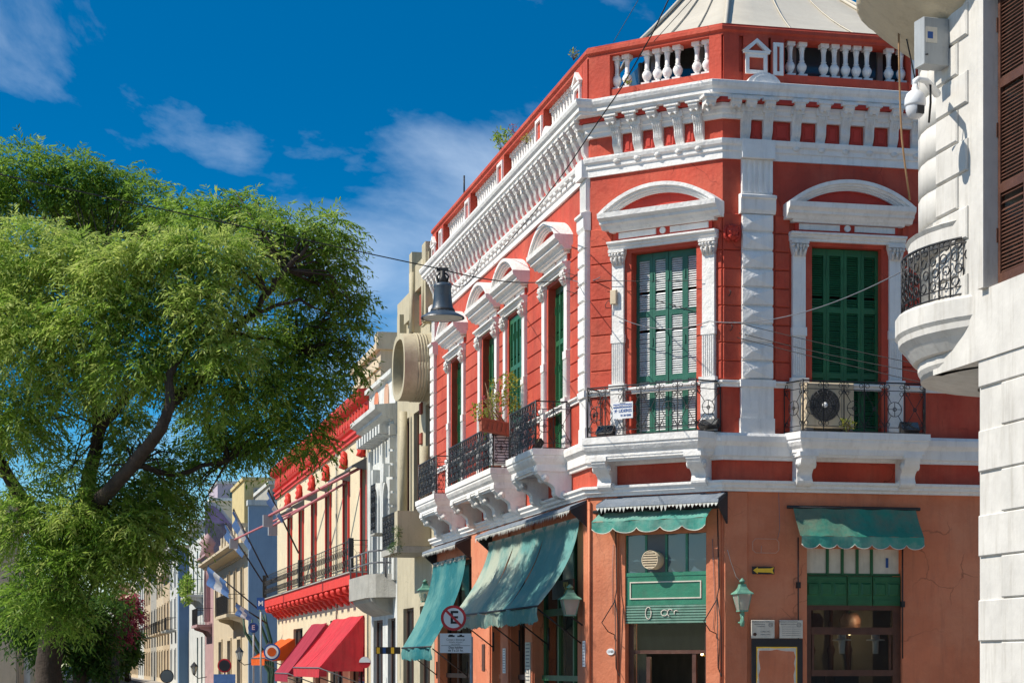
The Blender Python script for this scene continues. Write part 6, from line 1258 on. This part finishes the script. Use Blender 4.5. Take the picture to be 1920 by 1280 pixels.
# ------------------------------------------------------------------ distant parked cars
CP = [paint('car_paint_' + c, v, .3, .03, 2, 0, metal=.3, spec=.6) for c, v in (('white', (.7, .7, .7)), ('dark', (.03, .035, .05)), ('silver', (.35, .37, .4)), ('red', (.3, .02, .02)), ('blue', (.04, .09, .2)))]
TYRE = paint('tyre', (.02, .02, .02), .9, .1, 5, 0); LAMPW = paint('headlight_lens', (.8, .8, .75), .2, .02, 2, 0)
def car(x, y, mat, lab, ang=0):
    t = thing('parked_car', lab, 'car', FA.at(x, y, .0) @ Matrix.Rotation(R(90 + ang), 4, 'Z'), 'cars at the far end of the street'); mb = MB(); hw = .86
    rows = []
    for yy, zz, w_ in ((-2.1, .45, .74), (-2.12, .7, .80), (-1.2, .9, .84), (-.6, 1.38, .66), (.9, 1.42, .66), (1.7, .98, .8), (2.1, .85, .8), (2.12, .42, .76)): rows.append([(-w_, yy, .3), (-w_, yy, zz * .85), (-w_ * .93, yy, zz), (w_ * .93, yy, zz), (w_, yy, zz * .85), (w_, yy, .3)])
    mb.grid(rows, False); mb.add([rows[0][i] for i in range(6)], [(0, 1, 2, 3, 4, 5)]); mb.add([rows[-1][i] for i in range(6)], [(0, 1, 2, 3, 4, 5)]); part('body', mb, mat, t)
    mb = MB(); mb.add([(-.72, -1.16, .95), (.72, -1.16, .95), (.58, -.64, 1.35), (-.58, -.64, 1.35)], [(0, 1, 2, 3)]); part('windscreen', mb, GLASS, t); part('rear_window', MB().add([(-.68, 1.66, 1.02), (.68, 1.66, 1.02), (.58, .95, 1.42), (-.58, .95, 1.42)], [(0, 1, 2, 3)]), GLASS, t)
    for sx in (-1, 1):
        part('headlight', MB().box(sx * .6 - .14, sx * .6 + .14, -2.14, -2.08, .56, .70), LAMPW, t); part('side_window', MB().add([(sx * .80, -.9, .98), (sx * .80, 1.2, .98), (sx * .68, .9, 1.34), (sx * .68, -.55, 1.34)], [(0, 1, 2, 3)]), GLASS, t)
        for sy in (-1.3, 1.3): part('wheel', MB().prism([(sy + .31 * math.cos(i * .52), .31 + .31 * math.sin(i * .52)) for i in range(12)], sx * .80 - .1, sx * .80 + .1, 'x'), TYRE, t)
for i, (x, y, m, lb) in enumerate([(-150, -7.6, 0, 'white car parked nearest on the left kerb'), (-158, -4.9, 1, 'dark car driving in the middle of the far street'), (-166, -7.6, 2, 'silver car second along the left kerb'), (-178, -5.1, 4, 'blue car in the middle lane behind the dark one'), (-185, -7.6, 3, 'red car third along the left kerb'), (-196, -2.8, 1, 'dark car parked at the right kerb far away'), (-205, -5.2, 0, 'white car farthest away in the middle lane'), (-172, -2.7, 2, 'silver car parked at the right kerb')]): car(x, y, CP[m], lb)
# ------------------------------------------------------------------ trees
def sprig_leaves(name, parent, clumps, ns, nl, ll, lw, mat, seed=1, L=(.35, .75), droop=1.0, flat=.5):
    """drooping compound leaves: every sprig is a bent stalk carrying nl narrow leaflets"""
    rg = np.random.default_rng(seed); C = np.array(clumps, float); wts = C[:, 3] ** 2; wts /= wts.sum(); ids = rg.choice(len(C), ns, p=wts); c = C[ids]
    d = rg.normal(size=(ns, 3)); d /= np.linalg.norm(d, axis=1)[:, None]; rr = rg.random(ns) ** .5; base = c[:, :3] + d * (rr * c[:, 3])[:, None] * np.array([1, 1, .82])
    ax = d * .8 + rg.normal(size=(ns, 3)) * .55; ax[:, 2] = ax[:, 2] * .5 + .12; ax /= np.linalg.norm(ax, axis=1)[:, None]
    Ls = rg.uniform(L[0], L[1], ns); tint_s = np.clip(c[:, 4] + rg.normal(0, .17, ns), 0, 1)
    j = (np.arange(nl) + .5) / nl; u = j[None, :, None]; P = base[:, None, :] + ax[:, None, :] * (Ls[:, None, None] * u); P[:, :, 2] -= droop * Ls[:, None] * .75 * (j[None, :] ** 2)
    T = np.repeat(ax[:, None, :], nl, 1).copy(); T[:, :, 2] -= droop * 1.5 * j[None, :]; T /= np.linalg.norm(T, axis=2)[:, :, None]
    up = rg.normal(size=(ns, 1, 3)) * .5 + np.array([0, 0, 1.]); S = np.cross(T, up); S /= np.linalg.norm(S, axis=2)[:, :, None]; sg = np.where(np.arange(nl) % 2, 1, -1)[None, :, None]
    dirv = T * .75 + S * sg * .75; dirv[:, :, 2] -= .35 * droop; dirv += rg.normal(size=dirv.shape) * .14; dirv /= np.linalg.norm(dirv, axis=2)[:, :, None]
    nrm = np.cross(dirv, rg.normal(size=dirv.shape) * flat + np.array([0, 0, 1.])); nrm /= np.linalg.norm(nrm, axis=2)[:, :, None]
    sz = rg.uniform(.7, 1.2, (ns, nl, 1)) * (1 - .35 * abs(u - .5)); a = P; b = P + dirv * ll * .45 * sz + nrm * lw * .5 * sz; e = P + dirv * ll * sz; f = P + dirv * ll * .45 * sz - nrm * lw * .5 * sz
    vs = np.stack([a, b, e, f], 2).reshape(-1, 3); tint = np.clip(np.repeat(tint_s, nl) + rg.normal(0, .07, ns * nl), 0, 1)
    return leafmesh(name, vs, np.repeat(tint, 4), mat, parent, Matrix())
TD = 37.0
t = thing('street_tree', 'large feathery bright green tree filling the left side', 'tree', Matrix.Translation((at(95, 1245, TD).x, TD, 0)))
def limb(mb, pts, r0, r1, dd=0):
    P_ = []; r_ = random.Random(int(pts[0][0] + pts[-1][1])); n = len(pts)
    for i in range(n - 1):
        a, b_ = pts[i], pts[i + 1]
        for k in range(4): q = k / 4; P_.append(at(a[0] + (b_[0] - a[0]) * q + r_.uniform(-3, 3), a[1] + (b_[1] - a[1]) * q + r_.uniform(-3, 3), a[2] + (b_[2] - a[2]) * q))
    P_.append(at(*pts[-1])); m = len(P_); mb.tube(P_, [r0 + (r1 - r0) * i / (m - 1) for i in range(m)], 8)
mb = MB(); mb.smooth = True
g_ = at(95, 1245, TD); 
mb.tube([(g_.x, TD, -.1), (g_.x + .05, TD, .5), (g_.x - .05, TD, 1.6), at(110, 1120, TD), at(150, 1010, TD)], [.36, .27, .24, .23, .20], 10)
limb(mb, [(150, 1015, 37), (192, 935, 35.2), (250, 870, 34.4), (300, 800, 33.6), (316, 765, 33.5), (320, 700, 33.6), (360, 640, 34)], .155, .05)
limb(mb, [(150, 1015, 37), (160, 930, 37), (178, 850, 36.5), (190, 800, 36), (240, 745, 36), (300, 690, 36.5)], .17, .05)
limb(mb, [(185, 810, 36), (175, 700, 36.5), (190, 560, 37), (210, 430, 38)], .10, .03); limb(mb, [(316, 765, 34.2), (380, 700, 34.5), (430, 620, 35), (475, 590, 34.5), (500, 550, 34.2), (535, 505, 34.2), (590, 450, 34.8)], .09, .03)
limb(mb, [(250, 870, 35.5), (330, 890, 36), (430, 860, 36.5), (540, 800, 37)], .06, .02); limb(mb, [(100, 1030, 37), (20, 900, 37), (-60, 760, 37)], .18, .05); limb(mb, [(430, 620, 35), (520, 640, 35.5), (600, 680, 36)], .05, .02); limb(mb, [(475, 590, 34.5), (560, 560, 35), (620, 590, 35.4)], .04, .015); limb(mb, [(150, 1000, 37), (230, 1010, 37.3), (320, 980, 37.5)], .05, .02)
part('trunk', mb, BARK, t, IW)
# clump centres: picture x, y, size in px, distance, tone
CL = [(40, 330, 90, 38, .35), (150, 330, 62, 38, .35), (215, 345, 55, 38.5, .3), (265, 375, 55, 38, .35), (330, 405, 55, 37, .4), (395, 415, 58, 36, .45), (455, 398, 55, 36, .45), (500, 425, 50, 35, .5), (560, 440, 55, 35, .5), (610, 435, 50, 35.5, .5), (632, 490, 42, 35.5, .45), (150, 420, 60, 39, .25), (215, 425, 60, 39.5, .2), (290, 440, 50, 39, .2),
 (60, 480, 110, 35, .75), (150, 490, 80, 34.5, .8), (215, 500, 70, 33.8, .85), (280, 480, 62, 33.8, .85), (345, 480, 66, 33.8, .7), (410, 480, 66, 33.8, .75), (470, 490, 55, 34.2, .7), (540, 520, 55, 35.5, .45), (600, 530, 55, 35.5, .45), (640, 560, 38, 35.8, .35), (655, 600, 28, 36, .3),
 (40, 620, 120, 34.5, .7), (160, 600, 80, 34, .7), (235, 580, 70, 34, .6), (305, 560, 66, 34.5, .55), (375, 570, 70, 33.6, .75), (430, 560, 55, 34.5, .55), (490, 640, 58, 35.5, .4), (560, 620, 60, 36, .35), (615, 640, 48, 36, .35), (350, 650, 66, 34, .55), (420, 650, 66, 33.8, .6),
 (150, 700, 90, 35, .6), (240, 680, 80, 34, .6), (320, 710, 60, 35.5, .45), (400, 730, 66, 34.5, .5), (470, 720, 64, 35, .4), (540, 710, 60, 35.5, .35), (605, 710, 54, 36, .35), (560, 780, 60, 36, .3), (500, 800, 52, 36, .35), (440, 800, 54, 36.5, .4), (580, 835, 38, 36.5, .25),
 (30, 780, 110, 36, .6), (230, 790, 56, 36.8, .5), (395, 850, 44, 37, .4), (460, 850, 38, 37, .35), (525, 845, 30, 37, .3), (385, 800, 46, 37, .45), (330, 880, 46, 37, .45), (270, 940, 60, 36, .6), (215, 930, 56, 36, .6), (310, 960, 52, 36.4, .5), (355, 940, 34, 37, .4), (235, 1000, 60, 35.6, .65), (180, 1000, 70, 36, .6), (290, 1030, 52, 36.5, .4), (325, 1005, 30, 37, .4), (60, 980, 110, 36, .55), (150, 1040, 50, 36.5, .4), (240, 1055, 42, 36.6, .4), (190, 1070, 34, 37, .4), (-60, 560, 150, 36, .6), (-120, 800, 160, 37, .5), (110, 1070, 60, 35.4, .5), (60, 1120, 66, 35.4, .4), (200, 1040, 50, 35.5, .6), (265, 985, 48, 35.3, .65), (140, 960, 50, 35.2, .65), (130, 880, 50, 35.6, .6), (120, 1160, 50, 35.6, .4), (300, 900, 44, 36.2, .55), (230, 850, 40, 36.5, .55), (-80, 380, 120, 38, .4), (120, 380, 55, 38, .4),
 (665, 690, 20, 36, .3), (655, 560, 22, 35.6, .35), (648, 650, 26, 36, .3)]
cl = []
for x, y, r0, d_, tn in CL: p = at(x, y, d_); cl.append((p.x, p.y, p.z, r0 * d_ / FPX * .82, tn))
tw = MB(); r_ = random.Random(9)
lims = [(250, 870, 35.5), (310, 780, 34.4), (190, 800, 36), (430, 620, 35), (500, 550, 34.2), (380, 700, 34.5), (240, 745, 36), (360, 640, 34), (190, 560, 37), (535, 505, 34.3), (430, 860, 36.5), (240, 1000, 36.8), (560, 660, 35.8)]
for x, y, r0, d_, tn in CL:
    if x < 0: continue
    a = min(lims, key=lambda q: (q[0] - x) ** 2 + (q[1] - y) ** 2 + 900 * (q[2] - d_) ** 2); A_ = at(*a)
    for k in range(3):
        B_ = at(x + r_.uniform(-.8, .8) * r0, y + r_.uniform(-.9, .5) * r0, d_ - r_.uniform(.0, .5)); m_ = A_.lerp(B_, .5) + Vector((r_.uniform(-.2, .2), 0, r_.uniform(.0, .3))); tw.tube([A_, A_.lerp(m_, .5), m_, m_.lerp(B_, .55), B_], [.028, .022, .017, .011, .005], 4)
part('branches', tw, BARK, t, IW)
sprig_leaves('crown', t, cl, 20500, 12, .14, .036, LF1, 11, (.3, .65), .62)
# dark tree below, crimson tree, far trees
def tree(lab, X, Y0, D_, clumps, ns, mat, ll, lw, L_, name='street_tree', grp=None, seed=2, droop=.6):
    b = at(X, HY, D_); t = thing(name, lab, 'tree', Matrix.Translation((b.x, D_, 0)), grp); mb = MB(); mb.smooth = True; tp = at(X, Y0, D_)
    mb.tube([(b.x, D_, -.1), (b.x, D_, 1.5), ((b.x + tp.x) / 2 + .1, D_, tp.z * .6), (tp.x, D_, tp.z)], [.25, .2, .15, .05], 8)
    for c in clumps[:6]: mb.tube([(b.x, D_, tp.z * .5), at(c[0], c[1] + 10, c[3])], [.1, .03], 5)
    part('trunk', mb, BARK, t, IW); cl = []
    for x, y, r0, d_, tn in clumps: p = at(x, y, d_); cl.append((p.x, p.y, p.z, r0 * d_ / FPX, tn))
    sprig_leaves('crown', t, cl, ns, 8, ll, lw, mat, seed, L_, droop); return t
tree('dark green tree at the lower left under the big crown', 150, 1130, 58, [(175, 1140, 38, 58, .7), (130, 1120, 46, 58, .6), (186, 1190, 24, 58, .7), (165, 1220, 36, 58, .45), (110, 1190, 60, 58, .4), (60, 1150, 70, 58, .4), (205, 1130, 20, 57, .8), (170, 1250, 24, 58, .3)], 2300, LF2, .20, .07, (.4, .8), seed=4)
tree('bare branched crimson flowering tree beyond the dark tree', 215, 1150, 95, [(238, 1140, 16, 95, .6), (250, 1155, 12, 95, .7), (228, 1175, 13, 95, .4), (222, 1130, 10, 95, .5), (215, 1190, 14, 95, .3), (240, 1120, 9, 95, .5)], 420, LF3, .22, .11, (.4, .8), name='flowering_tree', seed=5)
tree('hazy bluish green tree far along the left pavement', 205, 1195, 120, [(205, 1215, 26, 120, .4), (228, 1205, 18, 120, .5), (190, 1200, 26, 120, .4), (240, 1190, 12, 120, .4)], 1300, LF2, .4, .18, (.5, 1), seed=6)
tree('farthest round tree closing the street on the left', 200, 1215, 170, [(205, 1235, 20, 170, .5), (225, 1232, 12, 170, .5), (185, 1230, 18, 170, .4)], 900, LF2, .5, .25, (.6, 1.2), seed=7)
tree('small dark tree at the right kerb far away', 238, 1225, 190, [(240, 1222, 12, 190, .3), (232, 1230, 10, 190, .3)], 400, LF2, .5, .25, (.6, 1.2), seed=8)
